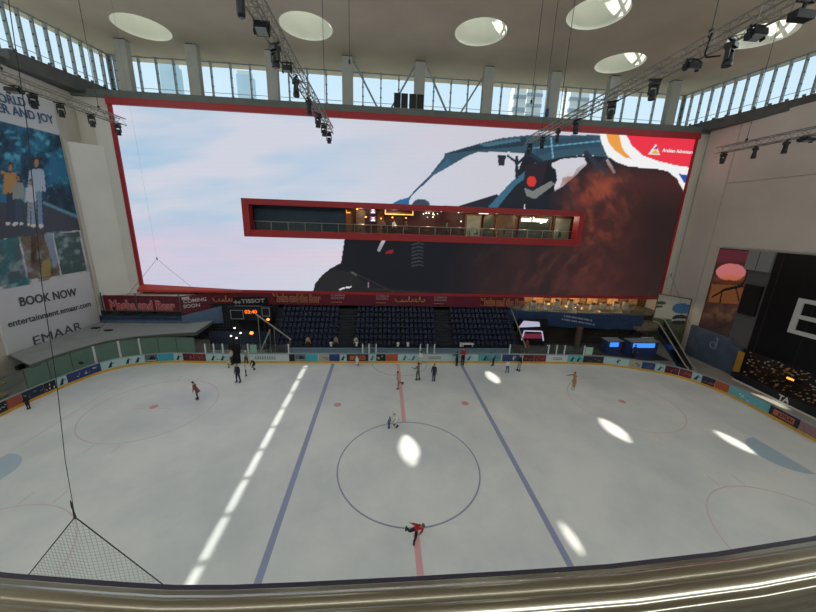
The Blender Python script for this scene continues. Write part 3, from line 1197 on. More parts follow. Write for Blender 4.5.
def paint_screen(P):
    px, py = project(P)
    n1 = vnoise(px * .5 + py * 1.2, py * 1.6 - px * .15, 60, 3)
    n2 = vnoise(px * .3 + py * .8 + 400, py * 1.5 - px * .2, 85, 5)
    n3 = vnoise(px, py, 26, 9)
    n4 = vnoise(px + 300, py, 9, 11, 3)
    n5 = vnoise(px * 1.2 + py * .9, py * .35 - px * .3, 9, 13, 4)
    c = Paint(px, py, (212, 215, 228))
    c.mix((n1 - .4) * 3.2 * np.clip((480 - px) / 300, 0, 1), (170, 202, 227))
    c.mix((n2 - .45) * 3.2, (226, 206, 222))
    c.mix(np.clip((px - 330) / 160, 0, 1) * .55, (203, 200, 208))
    c.mix(np.clip((py - 215) / 80, 0, 1) * np.clip((330 - px) / 120, 0, 1) * .5, (186, 206, 232))
    c.mix((np.sin(py * 1.4) > .55) * .06, (180, 190, 210))
    # body and undercarriage
    body = [(345, 236), (343, 250), (341, 263), (331, 268), (322, 275), (315, 284), (311, 300), (670, 305), (700, 180), (640, 160), (590, 170), (560, 192), (470, 206), (400, 206), (385, 215)]
    c.poly(body, (27, 28, 34))
    c.poly([(311, 300), (316, 284), (324, 274), (334, 269), (350, 272), (366, 282), (392, 294), (400, 300)], (38, 38, 40))
    c.line((372, 289), (430, 293), 1.5, (48, 48, 46))
    c.line((350, 271), (395, 293), 1.2, (56, 54, 50))
    c.line((379, 250), (384, 240), 3.4, (196, 190, 200))
    c.poly([(386, 251.5), (393, 249.5), (393.5, 253), (386, 254)], (168, 40, 40))
    c.line((340, 289.5), (344, 288), 1.6, (225, 215, 225))
    c.line((346, 287.5), (351, 287), 1.6, (225, 215, 225))
    c.line((368.5, 283), (368.5, 287.5), 1.1, (210, 170, 205))
    c.line((352, 272.5), (356, 275), 1.6, (92, 92, 92))
    for k in range(7):
        y = 243.5 + 3.6 * k
        c.line((412, y + 1.2), (419, y - .6), 1.0, (78, 84, 84))
        c.line((419, y - .6), (423, y + .8), 1.0, (70, 76, 76))
    # roof, pillars
    c.poly([(526, 150), (540, 161), (562, 157), (586, 155), (607, 157), (640, 168), (690, 180), (690, 215), (488, 210), (514, 182)], (33, 36, 44))
    roof = [(444.5, 153.5), (483, 142.5), (502, 138), (527, 135.3), (601, 135), (608, 157.5), (586, 154.7), (562, 157.2), (541, 161.5), (527, 153.5), (508, 152), (478, 152), (467, 156), (451, 165.5), (434, 175), (411, 196.5), (407, 206), (400, 206), (408, 197.5), (430, 175), (444.5, 156.5)]
    c.poly(roof, (56, 84, 100))
    c.poly([(445, 154), (484, 142.5), (527, 137), (524, 146), (480, 150)], (40, 58, 72))
    c.poly([(478, 144), (520, 138), (521, 141), (486, 147)], (72, 108, 124))
    c.poly([(534, 140), (590, 137), (606, 146), (560, 150), (536, 156)], (46, 74, 92))
    c.line((534, 148), (600, 141), 1.4, (98, 150, 170))
    c.line((551, 138), (553, 158), 1.4, (116, 170, 186))
    c.poly([(434, 175), (452, 164), (448, 158), (411, 196)], (60, 96, 124))
    c.line((527, 152), (541, 161), 4, (36, 56, 70))
    c.poly([(386, 207), (399, 200), (410, 197), (408, 208)], (44, 104, 156))
    c.blob(421, 205, 9, 6, (62, 74, 90), 1, False)
    c.poly([(452, 208), (497, 194), (500, 197), (489, 210)], (38, 42, 52))
    # clear sky seen through the rear window
    c.poly([(550, 164), (561, 159), (584, 157), (587, 164), (574, 177), (562, 187), (555, 191), (553, 178)], (208, 206, 214))
    c.poly([(535, 162), (551, 161), (556, 176), (553, 189), (545, 196), (500, 208), (489, 207), (516, 178)], (34, 38, 46))
    c.poly([(535, 162.5), (522, 174), (512, 181), (488, 207), (497, 208), (516, 185), (541, 167)], (62, 104, 128))
    c.line((516.7, 157), (516.7, 177), 3.2, (36, 42, 52))
    c.line((508, 156), (516, 162), 2.4, (36, 42, 52))
    c.line((526, 156), (517, 164), 2.4, (36, 42, 52))
    c.poly([(497.5, 155), (506, 155), (504.5, 166), (498.5, 165)], (40, 46, 58))
    c.poly([(526, 165), (548, 161), (555, 170), (550, 180), (536, 184), (524, 180)], (44, 38, 46))
    c.blob(531.5, 181.5, 4.6, 5.5, (206, 58, 50), 1, False)
    c.poly([(524, 188), (533, 191), (550, 181), (554, 184), (534, 199), (527, 196)], (134, 138, 132))
    c.line((586, 152), (604, 172), 4, (56, 66, 80))
    c.line((607, 160), (614, 172), 3, (170, 170, 178))
    c.line((524.5, 205), (524.5, 211), 1.2, (220, 220, 230))
    # red dust
    dust = np.clip((px - 548) / 40, 0, 1) * np.clip((py - 158) / 22, 0, 1)
    dark = np.clip((px - 640) / 50, 0, 1)
    c.mix(dust * (.45 + .6 * n3), (84, 42, 38))
    c.mix(dust * np.clip((n4 - .45) * 4, 0, 1) * np.clip((648 - px) / 40, 0, 1) * .55, (150, 72, 54))
    low = np.clip((px - 455 - (py - 240) * -.35) / 60, 0, 1) * np.clip((py - 236) / 12, 0, 1)
    c.mix(low * (.3 + .6 * n3), (66, 40, 38))
    c.mix(low * np.clip((n5 - .5) * 4, 0, 1) * .45, (92, 54, 48))
    c.mix(np.clip((px - 590 + (py - 250) * -.1) / 70, 0, 1) * np.clip((py - 175) / 40, 0, 1) * .85, (40, 30, 30))
    c.poly([(551, 165), (561, 159.5), (583, 157.5), (586, 163), (577, 168), (573, 176), (563, 177), (560, 187), (554, 190), (556, 178)], (210, 208, 216))
    c.line((586, 153), (606, 172), 4, (44, 52, 64))
    c.line((606, 158), (594, 172), 3, (44, 52, 64))
    c.blob(605, 185, 14, 14, (158, 78, 56), .6)
    c.blob(585, 200, 12, 9, (156, 66, 52), .6)
    c.mix(np.clip((py - 240) / 6, 0, 1) * np.clip((px - 350) / 10, 0, 1) * np.clip((500 - px) / 60, 0, 1) * .25, (24, 25, 30))
    # frayed upper edge of the dust, streaking up and back
    n6 = vnoise(px * .9 - py * .5, py * .3 + px * .15, 7, 17, 3)
    c.mix(np.clip((px - 560) / 25, 0, 1) * np.clip((640 - px) / 30, 0, 1) * np.clip((py - 172) / 10, 0, 1) * np.clip((222 - py) / 14, 0, 1) * np.clip((n6 - .42) * 4, 0, 1) * .65, (152, 74, 54))
    c.poly([(548, 163), (556, 170), (557, 180), (552, 192), (546, 196), (540, 190)], (30, 32, 40))
    c.poly([(525, 188), (533, 191), (551, 181), (555, 184), (535, 199), (528, 196)], (120, 124, 120))
    # corner graphics
    c.poly([(599, 130), (600.3, 137), (602, 144), (606.7, 154.5), (616, 161.8), (627, 165.8), (640, 167.6), (654, 168.5), (667.4, 171), (676.8, 178.5), (682, 188), (686, 196), (704, 196), (704, 130)], (246, 246, 246))
    c.poly([(605.5, 131), (618.3, 131), (621.6, 146), (625, 152), (632, 159), (624.3, 157.2), (614.8, 150.5), (608.3, 142)], (240, 160, 70))
    c.poly([(624, 131), (706, 131), (693.5, 168), (675.5, 165.3), (658, 161), (643, 155.6), (632.3, 146)], (238, 54, 74))
    c.poly([(678, 173.4), (694, 176.8), (688, 188)], (34, 84, 170))
    c.poly([(656, 143.6), (648, 154.5), (660, 155.2)], (240, 226, 226))
    c.poly([(656, 149), (651, 153.7), (658.7, 154)], (226, 178, 62))
    c.poly([(656.5, 146), (654, 149), (657.6, 149)], (96, 60, 130))
    return c.lin()


GX0, GX1, GZ0, GZ1 = -18.9, 24.35, 13.9, 18.1


def bar_hole(cn):
    return (cn[:, 0] > GX0) & (cn[:, 0] < GX1) & (cn[:, 2] > GZ0) & (cn[:, 2] < GZ1)


m_led = attr_mat('led_picture', True, strength=0.95)
picture_grid('display', (SX0, YS, SZ0), (SX1 - SX0, 0, 0), (0, 0, SZ1 - SZ0), 640, 190, paint_screen, m_led, t_scr, bar_hole)
m_redf = mat('frame_red', (168, 44, 48), 0.5)
m_redl = mat('frame_red_lit_ledge', (190, 66, 52), 0.5)  # lighter red paints in the light on the ledge top
fr = MB()
OX0, OX1, OZ0, OZ1 = -33.2, 38.75, 6.45, 28.35
fr.box(SX0 - .35, SX0 + .1, 24.12, 24.4, OZ0, OZ1)
fr.box(SX1 - .05, SX1 + .3, 24.2, 24.4, OZ0, OZ1)
fr.box(SX0 - .35, SX1 + .3, 23.95, 24.4, SZ1 - .1, OZ1)
fr.box(SX0, SX1, 24.0, 24.4, OZ0, SZ0 + .06)
fr.build('frame', m_redf, t_scr)
fr = MB().hexa([(SX0 - .1, 23.2, 6.5), (-20, 23.85, 6.5), (-20, 24.3, 6.5), (SX0 - .1, 24.3, 6.5), (SX0 - .1, 23.2, 6.8), (-20, 23.85, 6.8), (-20, 24.3, 6.8), (SX0 - .1, 24.3, 7.35)])
fr.build('frame_ledge', m_redl, t_scr)
fr = MB()
YB = 23.7
for (x0, x1, z0, z1) in ((GX0 - .2, BX0 + .05, GZ0 - .2, GZ1 + .15), (BX1 - .05, GX1 + .2, GZ0 - .2, GZ1 + .15), (BX0, BX1, GZ0 - .2, 14.55), (BX0, BX1, 17.55, GZ1 + .15)):
    fr.box(x0, x1, YB, 25.0, z0, z1)
fr.build('window_surround', m_redf, t_scr)
m_textw = mat('screen_caption_white', (20, 20, 20), .5, emit=(250, 240, 240), estr=.95)
a, b = at(662, 151.8, 'y', YS), at(694.5, 154.0, 'y', YS)
letters('caption', 'Arabian Adventures', a, b, .42, m_textw, t_scr, up=(0, 0, 1), depth=.01, lift=.03, bold=.015)

# ------------------------------------------------------------ banners under the screen
m_ban = mat('banner_maroon', (104, 28, 46), .7, noise=.1, scale=.8)
m_gold = mat('banner_gold', (190, 140, 92), .6)
m_lred = mat('banner_red', (206, 52, 44), .6)
m_lred2 = mat('banner_dull_red', (128, 36, 44), .6)
m_pinkw = mat('banner_pale_pink', (190, 146, 152), .6)
m_navyb = mat('fascia_navy', (42, 62, 100), .6, noise=.15, scale=1.0)
m_blackp = mat('black_panel', (24, 22, 26), .5)
g_dark = glass_mat('dark_rail_glass', (0.45, 0.45, 0.5), .06)

tb = thing('promotional_banner', 'long maroon banner with gold film lettering hung under the video screen', 'banner', (-3, 24.05, 4.95))
MB().box(-24.4, 17.95, 24.0, 24.06, 4.95, 6.43).build('cloth', m_ban, tb)


def on_ban(px, py):
    return at(px, py, 'y', 23.98)


def ban_text(name, body, a, b, h, m, par=tb, outline=False, **k):
    if outline:
        letters(name + '_outline', body, on_ban(*a), on_ban(*b), h, m_gold, par, lift=.01, bold=.07, **k)
    return letters(name, body, on_ban(*a), on_ban(*b), h, m, par, lift=.035, bold=.01, **k)


for (a, b) in (((273, 301), (321, 302)), ((480, 305), (526, 306))):
    ban_text('lettering', 'Masha and the Bear', a, b, .95, m_lred2, outline=True)
for (xa, xb, y) in ((331, 345, 298), (376, 389, 298.6), (434, 447, 300)):
    ban_text('lettering', 'COMING', (xa, y - 1.9), (xb, y - 1.7), .24, m_pinkw)
    ban_text('lettering', 'SOON', (xa, y + .9), (xb - 1, y + 1.1), .3, m_pinkw)
    MB().box(on_ban(xa, y).x, on_ban(xb - 3, y).x, 23.96, 24.0, 5.35, 5.42).build('lettering', m_gold, tb)
# flowing script in gold
for cx_, y_, w_ in ((410, 298.5, 30), (227, 298, 28)):
    sc = MB()
    p0 = on_ban(cx_ - w_ / 2, y_ + 2)
    p1 = on_ban(cx_ + w_ / 2, y_ + 2)
    Lw = p1.x - p0.x
    pts = [(0, .55), (.03, .2), (.1, 0), (.2, .1), (.24, .4), (.24, .12), (.32, .05), (.37, .35), (.37, .1), (.44, .1), (.47, .95), (.47, .08), (.56, .1), (.6, .5), (.55, .3), (.66, .1), (.7, .6), (.7, .1), (.8, .1), (.82, .9), (.86, .1), (.97, .12), (1, .5), (.94, .4)]
    P3 = [Vector((p0.x + u * Lw, 23.95, p0.z - .22 + v * .9)) for u, v in pts]
    sc.path(P3, .07, 5)
    sc.build('script_lettering', m_gold, tb, smooth=True)
bd = thing('sponsor_sign', 'black sponsor sign with white capitals hung on the left part of the long banner', 'sign', (-18, 23.9, 5.0))
a, b = on_ban(233.5, 305.5), on_ban(268.5, 306)
MB().box(a.x, b.x, 23.85, 23.93, a.z - .35, a.z + 1.25).build('panel', m_blackp, bd)
p0, p1 = at(241.5, 303, 'y', 23.8), at(265, 302.3, 'y', 23.8)
m_dimw = mat('sign_white', (190, 188, 190), .5)
letters('lettering', 'TISSOT', p0, p1, .5, m_dimw, bd, bold=.02)
p0 = at(233.8, 304, 'y', 23.82)
c_ = MB()
c_.box(p0.x, p0.x + .55, 23.8, 23.84, p0.z + .18, p0.z + .32).box(p0.x + .2, p0.x + .35, 23.8, 23.84, p0.z, p0.z + .5)
c_.box(p0.x + .65, p0.x + .8, 23.8, 23.84, p0.z + .02, p0.z + .45).box(p0.x + .55, p0.x + .9, 23.8, 23.84, p0.z + .16, p0.z + .3)
c_.build('emblem', m_dimw, bd)
p0, p1 = at(232, 308, 'y', 23.8), at(262, 307.4, 'y', 23.8)
MB().box(p0.x + .3, p1.x, 23.8, 23.84, p0.z + .28, p0.z + .34).build('lettering_rule', m_dimw, bd)

# banner at the left, in two runs that meet at an angle
tl = thing('promotional_banner', 'maroon banner with red film lettering on the balustrade under the screen’s left corner', 'banner', (-31, 22, 3.0))
MB().box(-35.6, -26.75, 22.0, 22.08, 4.0, 6.35).build('cloth', m_ban, tl)
MB().prism([(-26.75, 22.0, 4.0), (-24.3, 24.05, 4.0), (-24.3, 24.05, 6.42), (-26.75, 22.0, 6.35)], (.05, .06, 0)).build('cloth', m_ban, tl)


def on_l(px, py):
    return at(px, py, 'y', 21.96)


letters('lettering_outline', 'Masha and Bear', on_l(110.5, 310), on_l(176, 311), 1.25, m_pinkw, tl, lift=.01, bold=.06)
letters('lettering', 'Masha and Bear', on_l(110.8, 309.7), on_l(175.7, 310.7), 1.15, m_lred, tl, lift=.035)


def on_s(px, py):
    """a point of the slanting run"""
    d = Vector(ray(px, py))
    n_ = Vector((2.05, -2.45, 0))
    t__ = (Vector((-26.75, 21.95, 0)) - Vector((CX, CY, CZ))).dot(n_) / d.dot(n_)
    return Vector((CX, CY, CZ)) + d * t__


letters('lettering', 'COMING', on_s(183.5, 303.3), on_s(206.5, 300.5), .45, m_inkw, tl, lift=.03, bold=.01)
letters('lettering', 'SOON', on_s(183.5, 308.3), on_s(200, 306.5), .45, m_inkw, tl, lift=.03, bold=.01)
mb = MB().box(-35.9, -26.7, 21.7, 21.76, 3.3, 4.55)
mb.build('rail_glass', g_dark, tl, fix=False)
MB().box(-35.9, -26.7, 21.68, 21.78, 4.5, 4.58).build('hand_rail', m_edge, tl)
for x in (-35.7, -31.8, -26.8):
    MB().box(x, x + .08, 21.8, 21.9, 3.2, 6.7).build('post', m_edge, tl)
fas = MB()
fas.box(-36.2, -26.7, 21.7, 22.1, 2.5, 3.9)
fas.prism([(-26.7, 21.7, 2.5), (-23.0, 24.1, 2.3), (-23.0, 24.1, 4.6), (-26.7, 21.7, 3.9)], (.05, .4, 0))
struct(fas, 'wall_left_fascia', mat('fascia_blue', (92, 116, 146), .6, noise=.2, scale=1))
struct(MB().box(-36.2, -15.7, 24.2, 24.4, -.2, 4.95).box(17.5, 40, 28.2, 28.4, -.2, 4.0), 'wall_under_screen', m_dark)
struct(MB().box(-36.3, -26, 22.1, 24.2, 5.9, 6.2), 'floor_upper_left', m_wall)
struct(MB().box(-23.1, -15.7, 20.5, 20.7, -.06, 2.3), 'wall_stand_side', mat('dark_blue_hoarding', (36, 46, 66), .6, noise=.2, scale=.7))

# scoreboard hung left of the stand
m_orange = mat('amber_digits', (60, 20, 5), .5, emit=(255, 120, 40), estr=1.2)
sb = thing('scoreboard', 'black scoreboard with amber digits on posts left of the stand', 'scoreboard', (-18.3, 21.5, 3.6))
MB().box(-21.0, -15.8, 21.5, 21.8, 3.5, 5.3).build('case', m_blackp, sb)
fm = MB()
for (x0, x1, z0, z1) in ((-20.7, -19.2, 3.7, 4.8), (-16.9, -16.0, 4.1, 5.15)):
    for (p, q_) in (((x0, z0), (x1, z0)), ((x1, z0), (x1, z1)), ((x1, z1), (x0, z1)), ((x0, z1), (x0, z0))):
        fm.bar((p[0], 21.46, p[1]), (q_[0], 21.46, q_[1]), .06)
fm.build('outline', m_cap, sb)
letters('digits', '03:40', (-19.0, 21.47, 4.4), (-17.5, 21.47, 4.43), .45, m_orange, sb, bold=.03)
for x in (-20, -16.8):
    MB().tube((x, 21.65, -.06), (x, 21.65, 3.5), .06).build('support_post', m_clip, sb)

# lights in the dark hall left of the stand
m_wlamp = mat('white_lamp', (255, 255, 255), .5, emit=(255, 246, 230), estr=1.6)
m_alamp = mat('amber_lamp', (255, 160, 60), .5, emit=(255, 165, 60), estr=1.7)
m_lamp = mat('lamp_cap', (60, 60, 62), .5)


def hanging_lamp(px, py, Y, r, ztop, m, txt, cat='lamp', grp=None):
    p = at(px, py, 'y', Y)
    t = thing('pendant_lamp' if ztop > p.z else 'lamp_post', txt, cat, (p.x, Y, p.z), grp)
    MB().ball(p, r, r, r * .8, 10, 6).build('globe', m, t, smooth=True)
    MB().tube((p.x, p.y, p.z + r * (.7 if ztop > p.z else -.7)), (p.x, p.y, ztop), .02).build('cord' if ztop > p.z else 'pole', m_lamp, t)
    return t


hanging_lamp(268, 319.5, 20.2, .2, -.06, m_alamp, 'amber lamp right below the scoreboard, by the stand')
hanging_lamp(251.5, 333, 19.4, .24, -.06, m_alamp, 'amber lamp glowing low between the shelter and the stand')
for px, py, txt in ((234.5, 328, 'topmost white lamp of the cluster left of the stand'), (240.5, 333, 'right white lamp of the cluster left of the stand'), (231, 336, 'left white lamp of the cluster left of the stand'), (236.5, 338, 'lowest white lamp of the cluster left of the stand')):
    hanging_lamp(px, py, 20.1, .13, -.06, m_wlamp, txt, grp='white lamps left of the stand')

# ------------------------------------------------------------ burger bar behind the screen
m_bardark = mat('bar_dark_wall', (50, 68, 84), .6, noise=.15, scale=.6)
m_barwood = mat('bar_wood', (120, 78, 48), .5, noise=.25, scale=2.5)
m_warm = mat('bar_warm_glow', (255, 190, 110), .5, emit=(255, 190, 105), estr=1.1)
m_plum = mat('bar_plum_wall', (70, 34, 36), .6)
bw = MB()
bw.box(-18.4, -6.8, 25.6, 25.9, 14.4, 17.75)
struct(bw, 'wall_bar_hoarding', m_bardark)
struct(MB().box(-36, 40, 28.6, 28.9, 14.4, 17.75), 'wall_bar_back', m_plum)
t = thing('glass_balustrade', 'glass balustrade with steel handrail along the bar window in the screen', 'balustrade', (2.8, 24.9, 14.4))
for k in range(20):
    x0 = -18.2 + k * 2.1
    MB().box(x0 + .03, x0 + 2.06, 24.75, 24.78, 14.45, 15.5).build('pane', glass_mat('balustrade_glass', (.88, .95, .93), .07), t)
    MB().box(x0 - .03, x0 + .03, 24.7, 24.82, 14.4, 15.55).build('post', m_steel, t)
MB().tube((-18.3, 24.76, 15.58), (23.9, 24.76, 15.58), .05, 8).build('handrail', m_steel, t)


def shop_unit(px0, px1, color, txt, name='shopfront', glow=None):
    a, b = at(px0, 215, 'y', 28.4), at(px1, 215, 'y', 28.4)
    t = thing(name, txt, 'shopfront', ((a.x + b.x) / 2, 28.4, 14.4))
    MB().box(a.x, b.x, 28.3, 28.55, 14.4, 17.5).build('panel', color, t)
    mb = MB()
    mb.box(a.x, a.x + .12, 28.2, 28.3, 14.4, 17.5).box(b.x - .12, b.x, 28.2, 28.3, 14.4, 17.5).box(a.x, b.x, 28.2, 28.3, 17.3, 17.5)
    mb.build('frame', m_barwood, t)
    if glow:
        MB().box(a.x + .2, b.x - .2, 28.2, 28.28, glow[0], glow[1]).build('light_strip', m_warm, t)
    return t


m_sh1 = mat('shop_amber', (150, 96, 50), .5, noise=.3, scale=1.5)
m_sh2 = mat('shop_grey_green', (150, 156, 140), .5, noise=.3, scale=1.2)
m_sh3 = mat('shop_dark_green', (54, 66, 52), .5, noise=.3, scale=1.2)
m_sh4 = mat('shop_brown', (104, 84, 66), .5, noise=.3, scale=1.4)
shop_unit(340, 352, m_sh1, 'amber lit shopfront at the left end of the bar window', glow=(17.0, 17.12))
shop_unit(356, 365, m_sh4, 'narrow brown panel with a lamp left of the two menu screens')
shop_unit(377, 384, m_sh1, 'tan panel right of the two menu screens')
shop_unit(466, 482, m_sh2, 'pale grey patterned panel in the middle right of the bar window')
shop_unit(484, 494, m_sh3, 'dark patterned panel right of the pale grey one in the bar window')
shop_unit(496, 517, m_sh4, 'brown patterned wall left of the white neon sign')
shop_unit(520, 552, m_sh3, 'dark green wall behind the white neon sign')
shop_unit(555, 572, m_sh2, 'pale green lit shopfront at the right end of the bar window')
# canopy with warm edge light
a, b = at(385, 210, 'y', 28.0), at(413, 213, 'y', 28.0)
t = thing('bar_canopy', 'dark bar canopy edged with a warm light strip', 'canopy', (a.x, 28, 16.9))
MB().box(a.x, b.x, 27.6, 28.6, 17.0, 17.35).build('canopy', m_barwood, t)
MB().box(a.x, b.x, 27.55, 27.6, 17.0, 17.12).box(a.x, a.x + .12, 27.55, 27.6, 17.0, 17.6).box(b.x - .12, b.x, 27.55, 27.6, 17.0, 17.6).build('light_strip', m_warm, t)
# two menu screens, one above the other
m_menu = mat('menu_screen', (20, 10, 20), .4, emit=(150, 96, 150), estr=.7)
for py, txt in ((211, 'upper of the two small purple menu screens in the bar window'), (219, 'lower of the two small purple menu screens in the bar window')):
    p = at(373, py, 'y', 27.9)
    t = thing('menu_screen', txt, 'screen', (p.x, 27.9, p.z - .4), 'menu screens in the bar')
    MB().box(p.x - .5, p.x + .5, 27.9, 28.0, p.z - .45, min(p.z + .45, 17.55)).build('case', m_blackp, t)
    MB().box(p.x - .42, p.x + .42, 27.87, 27.9, p.z - .37, min(p.z + .37, 17.5)).build('display', m_menu, t)
    MB().prism([(p.x - .3, 27.86, p.z - .25), (p.x + .3, 27.86, p.z - .25), (p.x + .05, 27.86, p.z + .05)], (0, .01, 0)).box(p.x - .2, p.x + .2, 27.855, 27.87, p.z + .1, p.z + .2).build('graphic', m_wlamp, t)
    MB().bar((p.x, 28.0, p.z), (p.x, 28.6, p.z), .06).build('bracket', m_clip, t)
# neon sign
m_neon = mat('neon_white', (255, 250, 240), .5, emit=(255, 248, 238), estr=2.2)
ns = thing('neon_sign', 'glowing white neon lettering on the dark green bar wall', 'sign', (20, 28.0, 16.6))
a, b = at(521.5, 221, 'y', 28.15), at(547.5, 222.3, 'y', 28.15)
letters('neon_lettering', 'neat burger', a, b, .62, m_neon, ns, bold=.035, depth=.06, lift=.02)
MB().bar((a.x, 28.25, a.z + .2), (b.x, 28.25, b.z + .2), .05).build('backing_rail', m_clip, ns)
for px, py in ((346, 211), (357, 209), (366, 217), (381, 218.5), (392.5, 217.5), (406, 218)):
    p = at(px, py, 'y', 27.0)
    hanging_lamp(px, py, 27.0, .13, 17.75, m_alamp, 'small amber bulb hanging in the bar window %s' % {346: 'at the left edge of the lit part', 357: 'left of the menu screens, high up', 366: 'just left of the menu screens', 381: 'just right of the menu screens', 392.5: 'under the left half of the canopy', 406: 'under the right half of the canopy'}[px], grp='amber bulbs in the bar')
cl = thing('chandelier', 'cluster of tiny white bulbs hanging right of the bar canopy', 'chandelier', (at(430, 215, 'y', 27.0).x, 27.0, 17.7))
for k in range(11):
    p = at(423 + rnd.uniform(0, 15), 212 + rnd.uniform(0, 5.5), 'y', 27 + rnd.uniform(-.3, .3))
    MB().ball(p, .075, n=6, m=4).build('bulb', m_wlamp, cl)
MB().box(cl.location.x - 1.1, cl.location.x + 1.1, 26.6, 27.4, 17.62, 17.72).build('ceiling_plate', m_lamp, cl)
for px, py, d in ((441, 211.5, 'right of the bulb cluster'), (458.5, 212.5, 'further right of the bulb cluster'), (461, 221.5, 'low, by the dark recess')):
    hanging_lamp(px, py, 27.0, .1, 17.75, m_wlamp, 'single white bulb in the bar window %s' % d, grp='white bulbs in the bar')
t = thing('strip_light', 'short white strip light under the bar ceiling above the pale grey panel', 'light', (12.0, 27, 17.6))
a, b = at(479, 213.8, 'y', 27), at(488, 214.4, 'y', 27)
MB().box(a.x, b.x, 26.9, 27.1, a.z, a.z + .1).build('tube', m_wlamp, t)
MB().box(a.x - .1, b.x + .1, 26.85, 27.15, a.z + .1, 17.75).build('holder', m_lamp, t)
# round ceiling fittings and point lamps, added to brighten the bar
for k in range(7):
    x = -5.0 + 4.6 * k
    t = thing('added_light', '%s added round light to brighten the bar, counting from the left' % names_t[k], 'ceiling light', (x, 26.4, 17.75), 'added fill lights in the bar')
    MB().lathe([(.3, -.02), (.34, -.12), (.26, -.14)], (x, 26.4, 17.77), 14).build('shade', m_lamp, t)
    MB().lathe([(.24, -.17), (.24, -.145)], (x, 26.4, 17.77), 14).build('diffuser', m_warm, t)
    l = bpy.data.lights.new('bar_fill', 'POINT')
    l.energy = 110
    l.color = (1, .82, .6)
    l.shadow_soft_size = .2
    lo = bpy.data.objects.new('bar_fill', l)
    COL.objects.link(lo)
    lo.location = (x, 26.4, 17.35)
# tables and chairs along the balustrade
m_table = mat('table_top', (130, 118, 100), .5)
m_chair = mat('bar_chair_dark', (56, 58, 56), .6)
for k in range(10):
    x = -4.9 + k * 2.95
    t = thing('cafe_table', '%s small table along the bar balustrade, counting from the left' % names_t[k], 'table', (x, 25.9, 14.4), 'cafe tables behind the balustrade')
    MB().lathe([(.42, .72), (.42, .76)], (x, 25.9, 14.4), 14).build('table_top', m_table, t)
    MB().tube((x, 25.9, 14.42), (x, 25.9, 15.12), .05).build('pedestal', m_clip, t)
    MB().lathe([(.26, 0), (.24, .03)], (x, 25.9, 14.4), 12).build('foot', m_clip, t)
    for e, w_ in ((-1, 'left'), (1, 'right')):
        cx_ = x + e * .85
        c = thing('cafe_chair', 'dark chair on the %s of the %s bar table counting from the left' % (w_, names_t[k]), 'chair', (cx_, 25.9, 14.4), 'chairs at the cafe tables')
        MB().box(cx_ - .23, cx_ + .23, 25.67, 26.13, 14.83, 14.9).build('seat', m_chair, c)
        MB().box(cx_ + e * .2 - .03, cx_ + e * .2 + .03, 25.67, 26.13, 14.9, 15.4).build('backrest', m_chair, c)
        for dx in (-.2, .2):
            for dy in (-.2, .2):
                MB().bar((cx_ + dx, 25.9 + dy, 14.4), (cx_ + dx, 25.9 + dy, 14.84), .04).build('leg', m_clip, c)

# ------------------------------------------------------------ poster on the left wall
m_print = attr_mat('poster_print', False, .6)
XP = -36.12


